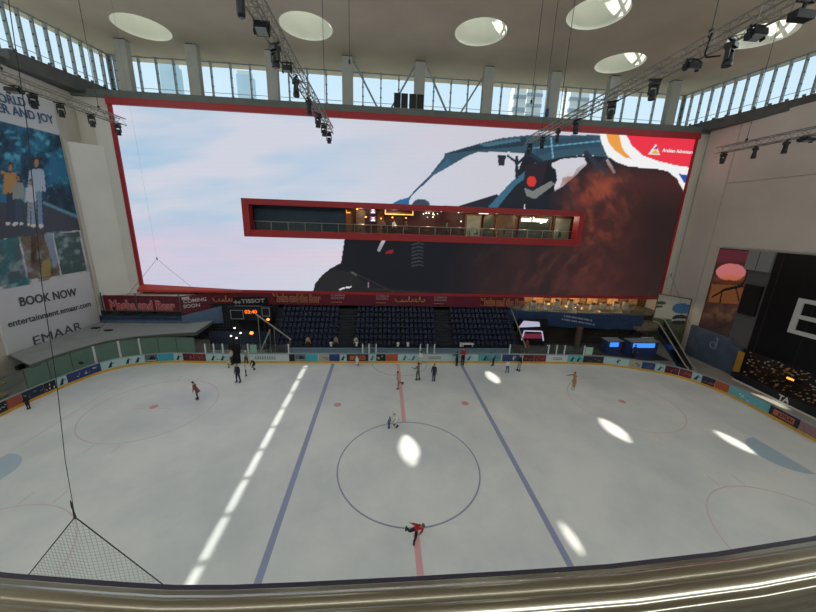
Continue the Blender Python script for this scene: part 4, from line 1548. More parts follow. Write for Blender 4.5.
def paint_poster(P):
    px, py = project(P)
    c = Paint(px, py, (205, 204, 206))
    n1 = vnoise(px * 1.2, py, 16, 21)
    n2 = vnoise(px, py, 6, 22)
    # photograph
    ph = [(-40, 112), (60, 135), (81, 230), (-40, 244)]
    m0 = Paint(px, py, (0, 0, 0)).poly(ph, (255, 255, 255)).c[:, 0] / 255
    q_ = Paint(px, py, (34, 114, 152))
    q_.mix((n1 - .4) * 3, (10, 44, 66))
    q_.mix((n2 - .55) * 4, (90, 180, 206))
    q_.poly([(-40, 205), (45, 200), (85, 222), (82, 232), (-40, 246)], (64, 70, 80))
    q_.line((44, 203), (78, 217), 3, (96, 150, 170))
    # four people
    def figure(x, y0, y1, top, leg, w_, arms=None):
        h = y1 - y0
        q_.blob(x, y0 + h * .07, w_ * .42, h * .075, (70, 48, 40), 1, False)
        q_.blob(x, y0 + h * .085, w_ * .3, h * .055, (170, 130, 105), 1, False)
        q_.poly([(x - w_ * .8, y0 + h * .17), (x + w_ * .8, y0 + h * .16), (x + w_ * .75, y0 + h * .5), (x - w_ * .7, y0 + h * .5)], top)
        q_.line((x - w_ * .8, y0 + h * .2), (x - w_, y0 + h * .48), w_ * .4, top)
        q_.line((x + w_ * .8, y0 + h * .2), (x + w_ * 1.05, y0 + h * .46), w_ * .4, top)
        q_.line((x - w_ * .3, y0 + h * .5), (x - w_ * .4, y0 + h * .93), w_ * .6, leg)
        q_.line((x + w_ * .35, y0 + h * .5), (x + w_ * .55, y0 + h * .93), w_ * .6, leg)
        q_.blob(x - w_ * .4, y0 + h * .95, w_ * .35, h * .03, (215, 215, 215), 1, False)
        q_.blob(x + w_ * .6, y0 + h * .96, w_ * .35, h * .03, (215, 215, 215), 1, False)
    figure(10.5, 162, 227, (190, 140, 80), (48, 58, 84), 6.5)
    figure(36.5, 157, 229, (176, 192, 210), (118, 146, 178), 7.5)
    figure(18.5, 174, 226, (150, 156, 150), (60, 76, 104), 5.0)
    figure(30.5, 179, 227, (200, 200, 206), (150, 160, 176), 4.6)
    q_.line((2, 172), (9, 176), 3, (190, 140, 80))
    c.c = c.c * (1 - m0[:, None]) + q_.c * m0[:, None]
    # three small pictures
    c.poly([(-40, 246), (18.5, 237), (27, 281), (-40, 294)], (74, 92, 102))
    c.poly([(20, 236.5), (52, 234), (60.5, 275), (29, 280)], (112, 94, 78))
    c.poly([(53.5, 233.5), (79, 231.5), (87, 271), (62, 275)], (62, 86, 84))
    inn = (py > 231) & (py < 292) & (py > 246 - (px + 40) * .155) & (py < 290 - px * .2)
    c.mix(inn * np.clip((n2 - .5) * 4, 0, 1) * .8, (150, 170, 172))
    c.mix(inn * (px < 30) * np.clip((n1 - .5) * 4, 0, 1), (40, 110, 116))
    c.mix(inn * (px > 31) * (px < 58) * np.clip((.5 - n1) * 4, 0, 1), (60, 36, 22))
    c.poly([(42, 262), (50, 258), (51, 276), (40, 278)], (170, 150, 80), .8)
    c.poly([(44, 235), (52, 234), (58, 262), (54, 268)], (140, 160, 190), .8)
    return c.lin()


tp = thing('wall_poster', 'tall white poster with a family photograph in blue on the left wall', 'poster', (XP, 16.4, 3.1))
picture_grid('print', (XP, 11.6, 3.12), (0, 9.95, 0), (0, 0, 23.7), 104, 250, paint_poster, m_print, tp)
MB().box(XP - .18, XP - .02, 11.55, 21.6, 3.05, 26.9).build('backing', m_wall2, tp)
m_pblue = mat('poster_blue_ink', (64, 96, 132), .6)
m_pgrey = mat('poster_grey_ink', (72, 76, 78), .6)


def on_p(px, py):
    return at(px, py, 'x', XP + .02)


def poster_text(body, a, b, h, m, bold=0.0):
    A, B = on_p(*a), on_p(*b)
    letters('lettering', body, A, B, h, m, tp, lift=.02, bold=bold)


poster_text('WORLD OF', (-13, 99.5), (41.2, 109.5), .72, m_pblue, .02)
poster_text('ER AND JOY', (-2, 111.5), (54.5, 124), .75, m_pblue, .02)
poster_text('BOOK NOW', (20.5, 306.3), (77, 295.5), .85, m_pgrey, .02)
poster_text('entertainment.emaar.com', (8.5, 327.5), (91, 306), .62, m_pgrey, .01)
poster_text('EMAAR', (34.5, 346), (82, 329.2), .95, m_pgrey)

# ------------------------------------------------------------ right side: gallery, escalator, hoardings, black sign wall
ORDW = names_t
m_deck = mat('gallery_floor', (120, 110, 96), .6)
struct(MB().box(17.5, 40, 24.4, 28.9, 3.9, 4.2), 'floor_gallery_right', m_deck)
m_tan = mat('gallery_shop_wall', (150, 116, 78), .6, noise=.35, scale=.9)
struct(MB().box(17.5, 40, 28.4, 28.6, 4.2, 6.9), 'wall_gallery_right', m_tan)
for i, px in enumerate((538, 556, 574, 592, 612, 632, 650)):
    p = at(px, 301 + i * .6, 'y', 28.2)
    t = thing('shop_window', '%s warm lit shop window under the screen, counting from the left' % names_t[i], 'shop window', (p.x, 28.3, 4.2), 'warm shop windows on the upper gallery')
    MB().box(p.x - .9, p.x + .9, 28.25, 28.35, 4.6, 6.3).build('pane', mat('warm_shop_glow', (200, 150, 96), .4, noise=.5, scale=1.6, emit=(190, 136, 78), estr=.15), t)
    mb = MB().box(p.x - 1.0, p.x - .88, 28.18, 28.3, 4.2, 6.4).box(p.x + .88, p.x + 1.0, 28.18, 28.3, 4.2, 6.4).box(p.x - 1, p.x + 1, 28.18, 28.3, 6.3, 6.45)
    mb.build('frame', m_barwood, t)
for i, (px, py) in enumerate(((548.5, 304), (566, 306), (582, 308.5), (599.5, 312), (617, 315.5), (637, 317.8))):
    p = at(px, py, 'y', 25.0)
    t = thing('lantern', '%s small amber lantern along the upper gallery rail, counting from the left' % names_t[i], 'lantern', (p.x, 25.0, 4.2), 'amber lanterns on the gallery rail')
    MB().ball(p, .17, n=8, m=5).build('globe', m_alamp, t, smooth=True)
    MB().tube((p.x, 25.0, 4.2 if p.z > 4.3 else p.z - .4), (p.x, 25.0, p.z), .03).build('stem', m_clip, t)
tg = thing('gallery_railing', 'pale railing of thin posts along the warm lit upper gallery under the screen', 'railing', (27, 24.6, 4.2))
for k in range(24):
    x = 18.4 + k * .72
    MB().bar((x, 24.6, 4.2), (x, 24.6, 5.2), .05).build('baluster', m_rail, tg)
MB().bar((18.2, 24.6, 5.22), (35.2, 24.6, 5.22), .08).build('top_rail', m_rail, tg)
for k in range(5):  # ceiling fittings and point lamps added to brighten the gallery
    x = 20 + 3.6 * k
    t = thing('added_light', '%s added light to brighten the upper gallery, counting from the left' % names_t[k], 'ceiling light', (x, 26.6, 6.9), 'added fill lights over the gallery')
    MB().lathe([(.3, .0), (.34, -.1), (.26, -.12)], (x, 26.6, 6.9), 14).build('shade', m_lamp, t)
    MB().lathe([(.24, -.15), (.24, -.125)], (x, 26.6, 6.9), 14).build('diffuser', m_warm, t)
    l = bpy.data.lights.new('gallery_fill', 'POINT')
    l.energy = 130
    l.color = (1, .84, .6)
    l.shadow_soft_size = .2
    lo = bpy.data.objects.new('gallery_fill', l)
    COL.objects.link(lo)
    lo.location = (x, 26.6, 6.5)
    for j in range(2):
        xx = x - 1.2 + 1.5 * j
        c = thing('display_stand', 'pale goods stand on the upper gallery, %s of a row counting from the left' % (ORDW[2 * k + j]), 'display stand', (xx, 26.0, 4.2), 'goods stands on the gallery')
        MB().box(xx - .4, xx + .4, 25.8, 26.2, 4.2, 5.0 + .25 * ((k + j) % 3)).build('plinth', m_wall, c)
        MB().box(xx - .25, xx + .25, 25.85, 26.15, 5.0 + .25 * ((k + j) % 3), 5.35 + .25 * ((k + j) % 3)).build('goods', m_barwood, c)
# curved navy fascia with a line of pale text
fp = [(15.6, 23.6), (20, 23.0), (25, 22.4), (30, 21.9), (34.2, 21.6)]
mb = MB()
for a, b in zip(fp[:-1], fp[1:]):
    mb.hexa([(a[0], a[1], 2.7), (b[0], b[1], 2.5), (b[0], b[1] + .25, 2.5), (a[0], a[1] + .25, 2.7), (a[0], a[1], 4.75), (b[0], b[1], 4.6), (b[0], b[1] + .25, 4.6), (a[0], a[1] + .25, 4.75)])
tf = tag(mb.build('fascia_hoarding', m_navyb), 'long navy hoarding with pale lettering under the warm lit upper gallery', 'hoarding')
A, B = at(563, 317, 'y', 22.3), at(594, 325, 'y', 22.3)
m_pale = mat('pale_lettering', (150, 160, 180), .6)
for k, (x0, x1, y0, y1) in enumerate(((564, 592, 316.8, 321.5), (562, 595, 320, 325.8))):
    mk = MB()
    for j in range(14):
        f = j / 14
        p = at(x0 + (x1 - x0) * f, y0 + (y1 - y0) * f, 'y', 22.1 + (.1 * (1 - f)))
        mk.box(p.x, p.x + (.28 if j % 3 else .16), p.y, p.y + .05, p.z, p.z + .22)
    mk.build('lettering', m_pale, tf)
mb = MB()
for a, b in zip(fp[:-1], fp[1:]):
    mb.hexa([(a[0], a[1] + .05, 4.75), (b[0], b[1] + .05, 4.6), (b[0], b[1] + .1, 4.6), (a[0], a[1] + .1, 4.75), (a[0], a[1] + .05, 5.5), (b[0], b[1] + .05, 5.4), (b[0], b[1] + .1, 5.4), (a[0], a[1] + .1, 5.5)])
mb.build('rail_glass', g_shield, tf, fix=False)
# photo booth with bright screens
m_scrw = mat('booth_screen_white', (60, 60, 70), .4, emit=(200, 196, 222), estr=.75)
m_scrp = mat('booth_screen_plum', (70, 20, 30), .4, emit=(130, 52, 70), estr=.6)
t = thing('photo_booth', 'booth with bright white screens and a plum counter right of the stand', 'booth', (18.5, 22.0, -.06))
MB().box(16.6, 20.6, 21.85, 22.3, -.06, 3.9).build('cabin', m_blackp, t)
MB().prism([(16.6, 21.8, 2.75), (19.6, 21.8, 2.9), (19.4, 21.8, 3.55), (17.2, 21.8, 3.7)], (0, .06, 0)).build('sign_screen', m_scrw, t)
MB().box(17.3, 20.0, 21.75, 21.85, 1.2, 1.85).build('counter_screen', m_scrp, t)
fm = MB()
for (p, q_) in (((17.2, 1.0), (17.4, 2.3)), ((17.4, 2.3), (19.9, 2.25)), ((19.9, 2.25), (20.3, .9))):
    fm.bar((p[0], 21.7, p[1]), (q_[0], 21.7, q_[1]), .13)
fm.build('light_frame', m_scrw, t)
# kiosks with blue light boxes
m_bluel = mat('kiosk_blue_light', (30, 90, 200), .4, emit=(70, 150, 255), estr=1.0)
m_kiosk = mat('kiosk_blue_body', (52, 66, 110), .5)
for (x0, x1, Y, z1, txt) in ((27.9, 29.9, 19.3, 1.75, 'small kiosk with a short blue light box behind the right boards'), (30.4, 34.2, 18.4, 2.0, 'larger kiosk with a long blue light box beside the escalator')):
    t = thing('ticket_kiosk', txt, 'kiosk', ((x0 + x1) / 2, Y, -.06))
    MB().box(x0, x1, Y, Y + 1.2, -.06, z1).build('body', m_kiosk, t)
    MB().box(x0 + .3, x1 - .5, Y - .06, Y, z1 - .75, z1 - .15).build('light_box', m_bluel, t)
    MB().box(x0 - .1, x1 + .1, Y - .1, Y + 1.3, z1, z1 + .1).build('counter_top', m_cap, t)
# small white framed screen on the larger kiosk
t = thing('photo_frame_stand', 'white framed dark screen standing behind the kiosks at the escalator foot', 'screen', (33.2, 19.6, -.06))
p = at(647, 341.5, 'y', 20.2)
MB().box(p.x - .9, p.x + .9, 20.2, 20.35, p.z - .6, p.z + .6).build('frame', m_wht, t)
MB().box(p.x - .6, p.x + .4, 20.17, 20.2, p.z - .4, p.z + .4).build('display', m_blackp, t)
MB().bar((p.x, 20.28, -.06), (p.x, 20.28, p.z - .6), .12).build('post', m_clip, t)
# dark hall behind, with hints of blue light
struct(MB().box(20.2, 34.5, 23.2, 23.4, -.06, 2.7), 'wall_hall_back', mat('dark_brown_hall', (46, 38, 34), .8, noise=.3, scale=.5))
t = thing('hall_pillar', 'slim brown round pillar in the dark hall right of the booth', 'pillar', (25.1, 21.5, -.06))
MB().lathe([(.42, 0), (.42, 3.0)], (25.1, 21.5, -.06), 20).build('shaft', mat('pillar_brown', (96, 76, 62), .6), t, smooth=False)
MB().lathe([(.5, 0), (.5, .3)], (25.1, 21.5, -.06), 20).build('base', m_clip, t)

# escalator
t = thing('escalator', 'steel escalator with pale handrails running from the upper gallery down to the rink side', 'escalator', (34.4, 15.5, 0))
TL, BL = at(659, 323, 'y', 19.6), at(686, 366.5, 'y', 13.0)
TR, BR = at(664.5, 319.5, 'y', 19.8), at(692.5, 366.5, 'y', 13.2)
m_escb = mat('escalator_side', (46, 50, 54), .4, metal=.4)
dz = Vector((0, 0, -1))
mb = MB()
mb.hexa([BL + dz * 1.25, BR + dz * 1.25, TR + dz * 1.6, TL + dz * 1.6, BL + dz * .85, BR + dz * .85, TR + dz * .85, TL + dz * .85])
mb.build('truss_body', m_escb, t)
mb = MB()
for k in range(22):
    f = (k + .5) / 22
    p, q_ = BL.lerp(TL, f) + dz * .85, BR.lerp(TR, f) + dz * .85
    p, q_ = p.lerp(q_, .12), p.lerp(q_, .88)
    mb.bar(p, q_, .3, .16)
mb.build('steps', m_clip, t)
for a_, b_ in ((BL, TL), (BR, TR)):
    mb = MB().prism([a_ + dz * .85, b_ + dz * .85, b_ + dz * .06, a_ + dz * .06], (.03, 0, 0))
    mb.build('balustrade', g_dark, t, fix=False)
    mb = MB().path([a_ + Vector((0, -.35, -.7)), a_ + Vector((0, -.5, -.3)), a_ + Vector((0, -.25, -.02)), a_, b_, b_ + Vector((0, .9, 0))], .075, 6)
    mb.build('handrail', m_rail, t)
struct(MB().box(33, 37.6, 20.9, 24.5, 2.7, 3.1), 'floor_landing', m_deck)

# large mural panel with a blue oval beside the screen foot
m_mur = attr_mat('mural_print', False, .6)


def paint_mural(P):
    px, py = project(P)
    c = Paint(px, py, (186, 187, 180))
    n1 = vnoise(px, py, 8, 31)
    c.mix((py > 319 + (px - 668) * .1) * 1.0, (78, 92, 66))
    c.mix((n1 - .5) * 2 * (py > 318), (48, 64, 40))
    c.blob(682, 308.5, 10, 5.3, (58, 112, 158), 1, False)
    c.blob(680, 318, 7.5, 3.4, (22, 26, 34), 1, False)
    c.blob(680, 321.5, 9, 3.0, (190, 194, 190), .9, False)
    c.blob(679, 322.5, 8.5, 2.0, (30, 34, 40), 1, False)
    c.blob(661, 303, 5, 1.6, (60, 60, 58), 1, False)
    c.blob(659, 306.5, 4, 1.2, (60, 60, 58), 1, False)
    return c.lin()


tmu = thing('mural_panel', 'printed panel with a blue oval over green ground, right of the screen foot', 'mural', (38.3, 22.0, 0))
MP0, MP1 = Vector((37.7, 23.9, 0)), Vector((39.72, 20.75, 0))
picture_grid('print', tuple(MP0 + Vector((0, 0, .5))), tuple(MP1 - MP0), (0, 0, 6.75), 40, 70, paint_mural, m_mur, tmu)
mn = Vector((.84, .54, 0))
mb = MB().prism([MP0 + mn * .03 + Vector((0, 0, .4)), MP1 + mn * .03 + Vector((0, 0, .4)), MP1 + mn * .03 + Vector((0, 0, 7.35)), MP0 + mn * .03 + Vector((0, 0, 7.35))], mn * .1)
mb.bar(MP0 + Vector((0, 0, 7.3)), MP1 + Vector((0, 0, 7.3)), .1).bar(MP0 + Vector((0, 0, .4)), MP0 + Vector((0, 0, 7.3)), .1).bar(MP1 + Vector((0, 0, .4)), MP1 + Vector((0, 0, 7.3)), .1)
mb.build('panel_frame', m_barwood, tmu)

# right wall: lit picture screen, grey pier, black sign wall, blue hoarding
m_pic = attr_mat('amber_screen', True, strength=.75)


def paint_amber(P):
    px, py = project(P)
    n1 = vnoise(px, py, 5, 41)
    c = Paint(px, py, (58, 36, 30))
    c.mix(np.clip((266 - py) / 6, 0, 1), (92, 40, 48))
    c.blob(731, 272, 15, 8.5, (204, 116, 116), 1, False)
    c.blob(731, 279, 16, 4.5, (196, 104, 66), .9)
    c.line((716, 280), (750, 283), 2.2, (92, 52, 30))
    c.poly([(712, 284), (752, 286), (748, 305), (708, 302)], (112, 66, 38))
    for k in range(12):
        c.line((714 + 3 * k, 281), (714 + 3 * k, 284), .9, (50, 28, 20))
    c.line((712, 297), (724, 290), 1.6, (22, 14, 14))
    c.line((724, 290), (741, 286), 2.6, (22, 14, 14))
    c.line((741, 286), (750, 272), 1.6, (22, 14, 14))
    c.line((722, 291), (720, 302), 1.4, (22, 14, 14))
    c.line((736, 288), (739, 301), 1.4, (22, 14, 14))
    c.line((742, 286), (752, 294), 1.2, (22, 14, 14))
    c.mix(np.clip((py - 303) / 6, 0, 1) * np.clip((n1 - .35) * 3, 0, 1), (88, 62, 48))
    c.mix(np.clip((py - 318) / 6, 0, 1) * .6, (30, 24, 26))
    return c.lin()


ts = thing('amber_screen', 'tall amber picture screen with a long necked silhouette on the right wall', 'screen', (39.8, 17, 4.2))
picture_grid('display', (39.78, 18.95, 4.1), (0, -4.0, 0), (0, 0, 10.1), 50, 110, paint_amber, m_pic, ts)
MB().box(39.8, 39.98, 14.9, 19.0, 4.0, 14.3).build('case', m_blackp, ts)
struct(MB().box(39.5, 40, 14.25, 15.25, 3.2, 14.3).box(39.55, 40, 14.2, 18.2, 12.0, 14.3) if False else MB().box(39.6, 40, 12.6, 14.9, 3.4, 14.3), 'trim_8', mat('grey_pier', (92, 92, 94), .7))
a = at(738, 256, 'x', 39.4)
tu = thing('wall_cabinet', 'grey box hung at the top of the gap beside the black sign wall', 'cabinet', (39.4, 14, 12.2))
MB().box(39.25, 39.6, 12.75, 15.2, 12.2, 14.35).build('case', mat('grey_cabinet', (142, 142, 142), .6), tu)
MB().box(39.22, 39.25, 14.0, 14.04, 12.25, 14.3).build('door_seam', m_clip, tu)
struct(MB().box(39.3, 39.6, 12.9, 14.6, 7.2, 10.6), 'trim_9', m_blackp)
tbk = thing('black_sign_wall', 'large glossy black sign wall with a giant white capital on the right', 'sign', (39.5, 4, 3.4))
m_blk = mat('glossy_black_panel', (16, 16, 20), .35)
MB().box(39.45, 39.9, -8, 12.6, 3.4, 14.35).build('panel', m_blk, tbk)
mb = MB()
for k in range(6):
    y = 11.9 - 3.6 * k
    mb.box(39.43, 39.46, y, y + .05, 3.4, 14.3)
mb.build('panel_seam', m_clip, tbk)
m_big = mat('sign_letter_white', (206, 206, 206), .5)
le = MB()
EY = at(799, 297, 'x', 39.3).y
y0, y1 = 10.2, 7.3
for (ya, yb, za, zb) in ((10.2, 9.65, 6.55, 10.05), (10.2, 7.2, 9.6, 10.05), (10.2, 7.4, 8.1, 8.5), (10.2, 7.2, 6.55, 7.0)):
    pass
le.prism([(39.3, y_, z_) for y_, z_ in ((EY, 6.6), (EY, 10.15), (EY - 2.9, 10.15), (EY - 2.9, 9.75), (EY - .5, 9.75), (EY - .5, 8.55), (EY - 2.6, 8.55), (EY - 2.6, 8.15), (EY - .5, 8.15), (EY - .5, 7.0), (EY - 2.9, 7.0), (EY - 2.9, 6.6))], (.14, 0, 0))
tag(le.build('lettering', m_big, tbk), 'giant white capital letter E')
# navy hoarding with a pale emblem below the picture screen
thd = thing('hoarding', 'slate blue hoarding with a pale looped emblem below the amber screen', 'hoarding', (39.6, 16.4, 0))
mb = MB().box(39.3, 39.75, 14.28, 19.5, -.06, 4.1).box(39.3, 39.75, 13.05, 14.28, -.06, 3.35)
mb.build('panel', mat('slate_blue', (84, 98, 118), .6, noise=.2, scale=.9), thd)
c0 = at(713, 344.5, 'x', 39.25)
em = MB()
pts = [Vector((39.25, c0.y + .35 * math.cos(a_), c0.z - .05 + .42 * math.sin(a_))) for a_ in np.linspace(0, 2 * math.pi, 14)]
em.path(pts, .05, 5)
em.path([Vector((39.25, c0.y - .38, c0.z - .5)), Vector((39.25, c0.y - .42, c0.z + .5)), Vector((39.25, c0.y - .2, c0.z + .95)), Vector((39.25, c0.y - .5, c0.z + .9))], .05, 5)
em.build('emblem', m_pale, thd)
# bright shop hall seen below the black wall
m_hall = mat('shop_hall_dark', (40, 30, 24), .6, noise=.3, scale=.7)
thl = thing('shop_shelving', 'dark shelving of small goods, some coloured as glints, below the black sign wall', 'shelves', (39.6, 4, 0))
MB().box(39.6, 39.95, -8, 13.0, .1, 3.4).build('back_panel', m_hall, thl)
m_goods = [mat('glint_warm', (190, 140, 90), .5, emit=(150, 100, 60), estr=.03), mat('glint_grey', (190, 186, 180), .4), mat('goods_brown', (96, 62, 44), .5)]  # pale and faintly glowing boxes stand in for glints of shop light
for zz in (.45, 1.8):
    MB().box(39.35, 39.6, -8, 12.9, zz - .06, zz).build('shelf', mat('shelf_dark', (52, 42, 36), .6), thl)
gd = MB()
for k in range(420):
    gd.use(rnd.choice((0, 0, 1, 1, 2)))
    y, z, w_ = rnd.uniform(-7.6, 12.3), rnd.uniform(.5, 3.2), rnd.uniform(.04, .13)
    gd.box(39.42, 39.62, y, y + w_, z, z + rnd.uniform(.04, .14))
g_ = gd.build('goods', m_goods, thl)
g_['kind'] = 'stuff'
p = at(790.5, 379, 'x', 39.0)
t = thing('amber_sign', 'small bright amber sign glowing among the shelves on the right', 'sign', (39.0, p.y, p.z))
MB().box(38.98, 39.6, p.y - .35, p.y + .35, p.z - .12, p.z + .14).build('case', m_blackp, t)
MB().box(38.95, 38.98, p.y - .3, p.y + .3, p.z - .09, p.z + .11).build('light', m_alamp, t)
p = at(746, 366, 'x', 39.0)
t = thing('standing_banner', 'yellow standing banner at the left end of the glinting shelves', 'banner', (39.0, 12.6, -.06))
MB().box(38.95, 39.02, 12.3, 12.95, .6, 3.1).build('cloth', mat('yellow_cloth', (190, 140, 50), .6), t)
MB().box(38.9, 39.1, 12.25, 13.0, -.06, .6).build('base', m_clip, t)
# low dark parapet and pale walkway edge on the right
t = thing('low_barrier', 'dark low barrier with a pale base edge along the right walkway', 'barrier', (37.6, 3, -.06))
MB().hexa([(38.35, 12.2, -.06), (36.95, -6, -.06), (37.2, -6, -.06), (38.6, 12.2, -.06), (38.35, 12.2, .85), (36.95, -6, .85), (37.2, -6, .85), (38.6, 12.2, .85)]).build('panel', m_dark, t)
MB().hexa([(38.2, 12.2, -.06), (36.8, -6, -.06), (36.95, -6, -.06), (38.35, 12.2, -.06), (38.2, 12.2, .06), (36.8, -6, .06), (36.95, -6, .06), (38.35, 12.2, .06)]).build('base_edge', m_wall2, t)
m_pl2 = mat('barrier_white', (200, 200, 198), .5)
A = at(774.5, 403.5, 'x', 37.8)
ax_ = 36.95 + (A.y + 6) * 1.4 / 18.2 - .03
letters('lettering', 'TA', Vector((ax_, A.y, .15)), Vector((ax_ - .075, A.y - .98, .15)), .55, m_pl2, t, lift=.02, bold=.03)

# ------------------------------------------------------------ lighting trusses and their lamps
m_alu = mat('truss_aluminium', (150, 146, 138), .45, metal=.3)
m_cable = mat('hanging_cable', (70, 68, 66), .6)
m_lampb = mat('stage_lamp_black', (22, 22, 25), .45)
m_lens = mat('stage_lamp_lens', (60, 62, 70), .15)
TRUSS = [(-25.5, -6, 15.6, 'lighting truss hung along the left wall above the tall poster'), (-6.9, -14, 14.4, 'lighting truss running away over the ice left of the middle'),
         (11.8, -14, 14.2, 'long lighting truss running away over the ice right of the middle, across the skylights'), (31.0, -6, 13.8, 'lighting truss hung near the right wall')]
ZT, HW = 24.0, 0.27
for tx, y0, y1, txt in TRUSS:
    t = thing('lighting_truss', txt, 'truss', (tx, (y0 + y1) / 2, ZT), 'ceiling hung lighting trusses')
    ch = MB()
    for dx in (-HW, HW):
        for dz in (-HW, HW):
            ch.tube((tx + dx, y0, ZT + dz), (tx + dx, y1, ZT + dz), .042, 6)
    ch.build('chords', m_alu, t)
    la = MB()
    nb = int((y1 - y0) / .55)
    for k in range(nb):
        a, b = y0 + k * (y1 - y0) / nb, y0 + (k + 1) * (y1 - y0) / nb
        s_ = 1 if k % 2 else -1
        for dx in (-HW, HW):
            la.tube((tx + dx, a, ZT - HW * s_), (tx + dx, b, ZT + HW * s_), .018, 4, caps=False)
        for dz in (-HW, HW):
            la.tube((tx - HW * s_, a, ZT + dz), (tx + HW * s_, b, ZT + dz), .018, 4, caps=False)
        if k % 3 == 0:
            for dz in (-HW, HW):
                la.tube((tx - HW, a, ZT + dz), (tx + HW, a, ZT + dz), .018, 4, caps=False)
            for dx in (-HW, HW):
                la.tube((tx + dx, a, ZT - HW), (tx + dx, a, ZT + HW), .018, 4, caps=False)
    la.build('lattice', m_alu, t)
    for yy in ((y0 + 3, y0 + 10.5, y1 - 2.5) if y1 - y0 > 24 else (y0 + 4, y0 + 12, y1 - 2.5)):
        MB().tube((tx, yy, ZT + HW), (tx, yy, CEIL), .022, 5).build('hanging_cable', m_cable, t)
        MB().box(tx - .06, tx + .06, yy - .06, yy + .06, ZT + HW, ZT + HW + .3).build('hoist', m_lampb, t)


def head_proto():
    t = thing('moving_head_lamp', 'x', 'stage light', (0, 0, 0), 'moving head lamps on the trusses')
    MB().box(-.36, .36, -.06, .06, -.06, .03).box(-.08, .08, -.06, .06, -.14, -.06).build('clamp', m_lampb, t)
    MB().box(-.24, .24, -.2, .2, -.34, -.14).build('base', m_lampb, t)
    y = MB()
    y.prism([(x_, -.09, z_) for x_, z_ in ((-.27, -.85), (-.2, -.85), (-.2, -.42), (.2, -.42), (.2, -.85), (.27, -.85), (.27, -.34), (-.27, -.34))], (0, .18, 0))
    y.build('yoke', m_lampb, t)
    h = MB().lathe([(.1, .22), (.17, .16), (.18, -.05), (.21, -.2), (.2, -.34)], (0, 0, -.76), 14)
    h.build('lamp_head', m_lampb, t, smooth=False)
    MB().lathe([(.17, -.35), (.15, -.36)], (0, 0, -.76), 14).build('lens', m_lens, t)
    return t


HP = None


def heads(tx, items):
    global HP
    for y, txt, rot, sc in items:
        if HP is None:
            HP = head_proto()
            o = HP
        else:
            o = copy_tree(HP)
        o.location = (tx, y, ZT - HW - .04)
        o.rotation_euler = (0, 0, rot)
        o.scale = (sc, sc, sc)
        o['label'] = txt


ORD = ['first', 'second', 'third', 'fourth', 'fifth', 'sixth', 'seventh', 'eighth', 'ninth']


def hl(n, tot, where):
    return 'black moving head lamp, %s from the far end of %s' % (ORD[n], where)


heads(-25.5, [(y, hl(i, 4, 'the left wall truss'), .4 * i, .85) for i, y in enumerate((14.85, 12.16, 9.54, 7.6))])
heads(-6.9, [(y, hl(i, 6, 'the middle left truss'), .5 * i, .85) for i, y in enumerate((13.6, 11.0, 8.4, 5.4, 2.1, -1.5))])
heads(11.8, [(y, hl(i, 7, 'the long right hand truss'), .6 * i, .85) for i, y in enumerate((13.9, 11.3, 8.7, 6.1, 2.4, -.8, -4.6))])
heads(31.0, [(y, hl(i, 3, 'the right wall truss'), .5 * i, .9) for i, y in enumerate((13.1, 10.3, 8.0))])


def flood(tx, y, size, txt, tilt=.0, glow=False, kind='flood'):
    t = thing('flood_light', txt, 'flood light', (tx, y, ZT - HW), 'flood lights on the trusses')
    z = ZT - HW - .28
    MB().bar((tx, y, ZT - HW), (tx, y, z), .06).box(tx - .32, tx + .32, y - .03, y + .03, ZT - HW - .05, ZT - HW + .02).build('bracket', m_lampb, t)
    c = Vector((tx, y, z))
    R_ = Matrix.Rotation(tilt, 3, 'X')
    ax, ay, az = R_ @ Vector((1, 0, 0)), R_ @ Vector((0, 1, 0)), R_ @ Vector((0, 0, 1))
    MB().frame_box(c, ax, ay, az, size, size * .8, .11).build('case', m_lampb, t)
    MB().frame_box(c - az * .12, ax, ay, az, size * .82, size * .64, .012).build('glass', mat('flood_glass', (170, 172, 176), .2), t)
    f = MB()
    for e in (-1, 1):
        f.frame_box(c + ax * size * e * 1.05, ax, ay, az, .03, size * .3, .2)
    f.build('yoke', m_lampb, t)


flood(-25.5, 6.5, .36, 'flat black flood light at the near end of the left wall truss')
flood(-6.9, -3.1, .26, 'square flood light with a pale glass on the middle left truss', -.5)
flood(-6.9, .4, .2, 'small flat flood light on the middle left truss between two moving heads')
flood(11.8, -2.9, .28, 'flat ring shaped flood light on the long right hand truss', .2)
flood(11.8, -5.5, .26, 'square flood light seen against a bright skylight on the long right hand truss', -.2)
flood(31.0, 6.7, .42, 'flat flood light at the near end of the right wall truss')
# long projectors near the viewer
for tx, y, txt, L in ((11.8, -6.9, 'large black projector on the long right hand truss at the upper right corner', .33), (-6.9, -5.2, 'long black spotlight at the very top of the middle left truss', .3)):
    t = thing('projector', txt, 'stage light', (tx, y, ZT - HW), 'black projectors on the trusses')
    z = ZT - HW - .42
    MB().bar((tx, y, ZT - HW), (tx, y, z + .12), .07).box(tx - .32, tx + .32, y - .03, y + .03, ZT - HW - .05, ZT - HW + .02).build('bracket', m_lampb, t)
    if tx > 0:
        MB().box(tx - L, tx + L, y - .16, y + .16, z - .12, z + .12).build('case', m_lampb, t)
        MB().lathe([(.09, 0), (.08, .08)], (tx + L, y, z), 12, (0, 1, 0), (0, 0, 1), (1, 0, 0)).build('lens', m_lens, t)
    else:
        MB().lathe([(.11, -.42), (.14, -.34), (.14, .12), (.09, .24)], (tx, y, z - .1), 14).build('case', m_lampb, t)
        MB().lathe([(.1, -.43), (.09, -.44)], (tx, y, z - .1), 14).build('lens', m_lens, t)
t = thing('cable_loop', 'black cable hanging in a square loop from the long right hand truss', 'cable', (11.8, -3.9, 24))
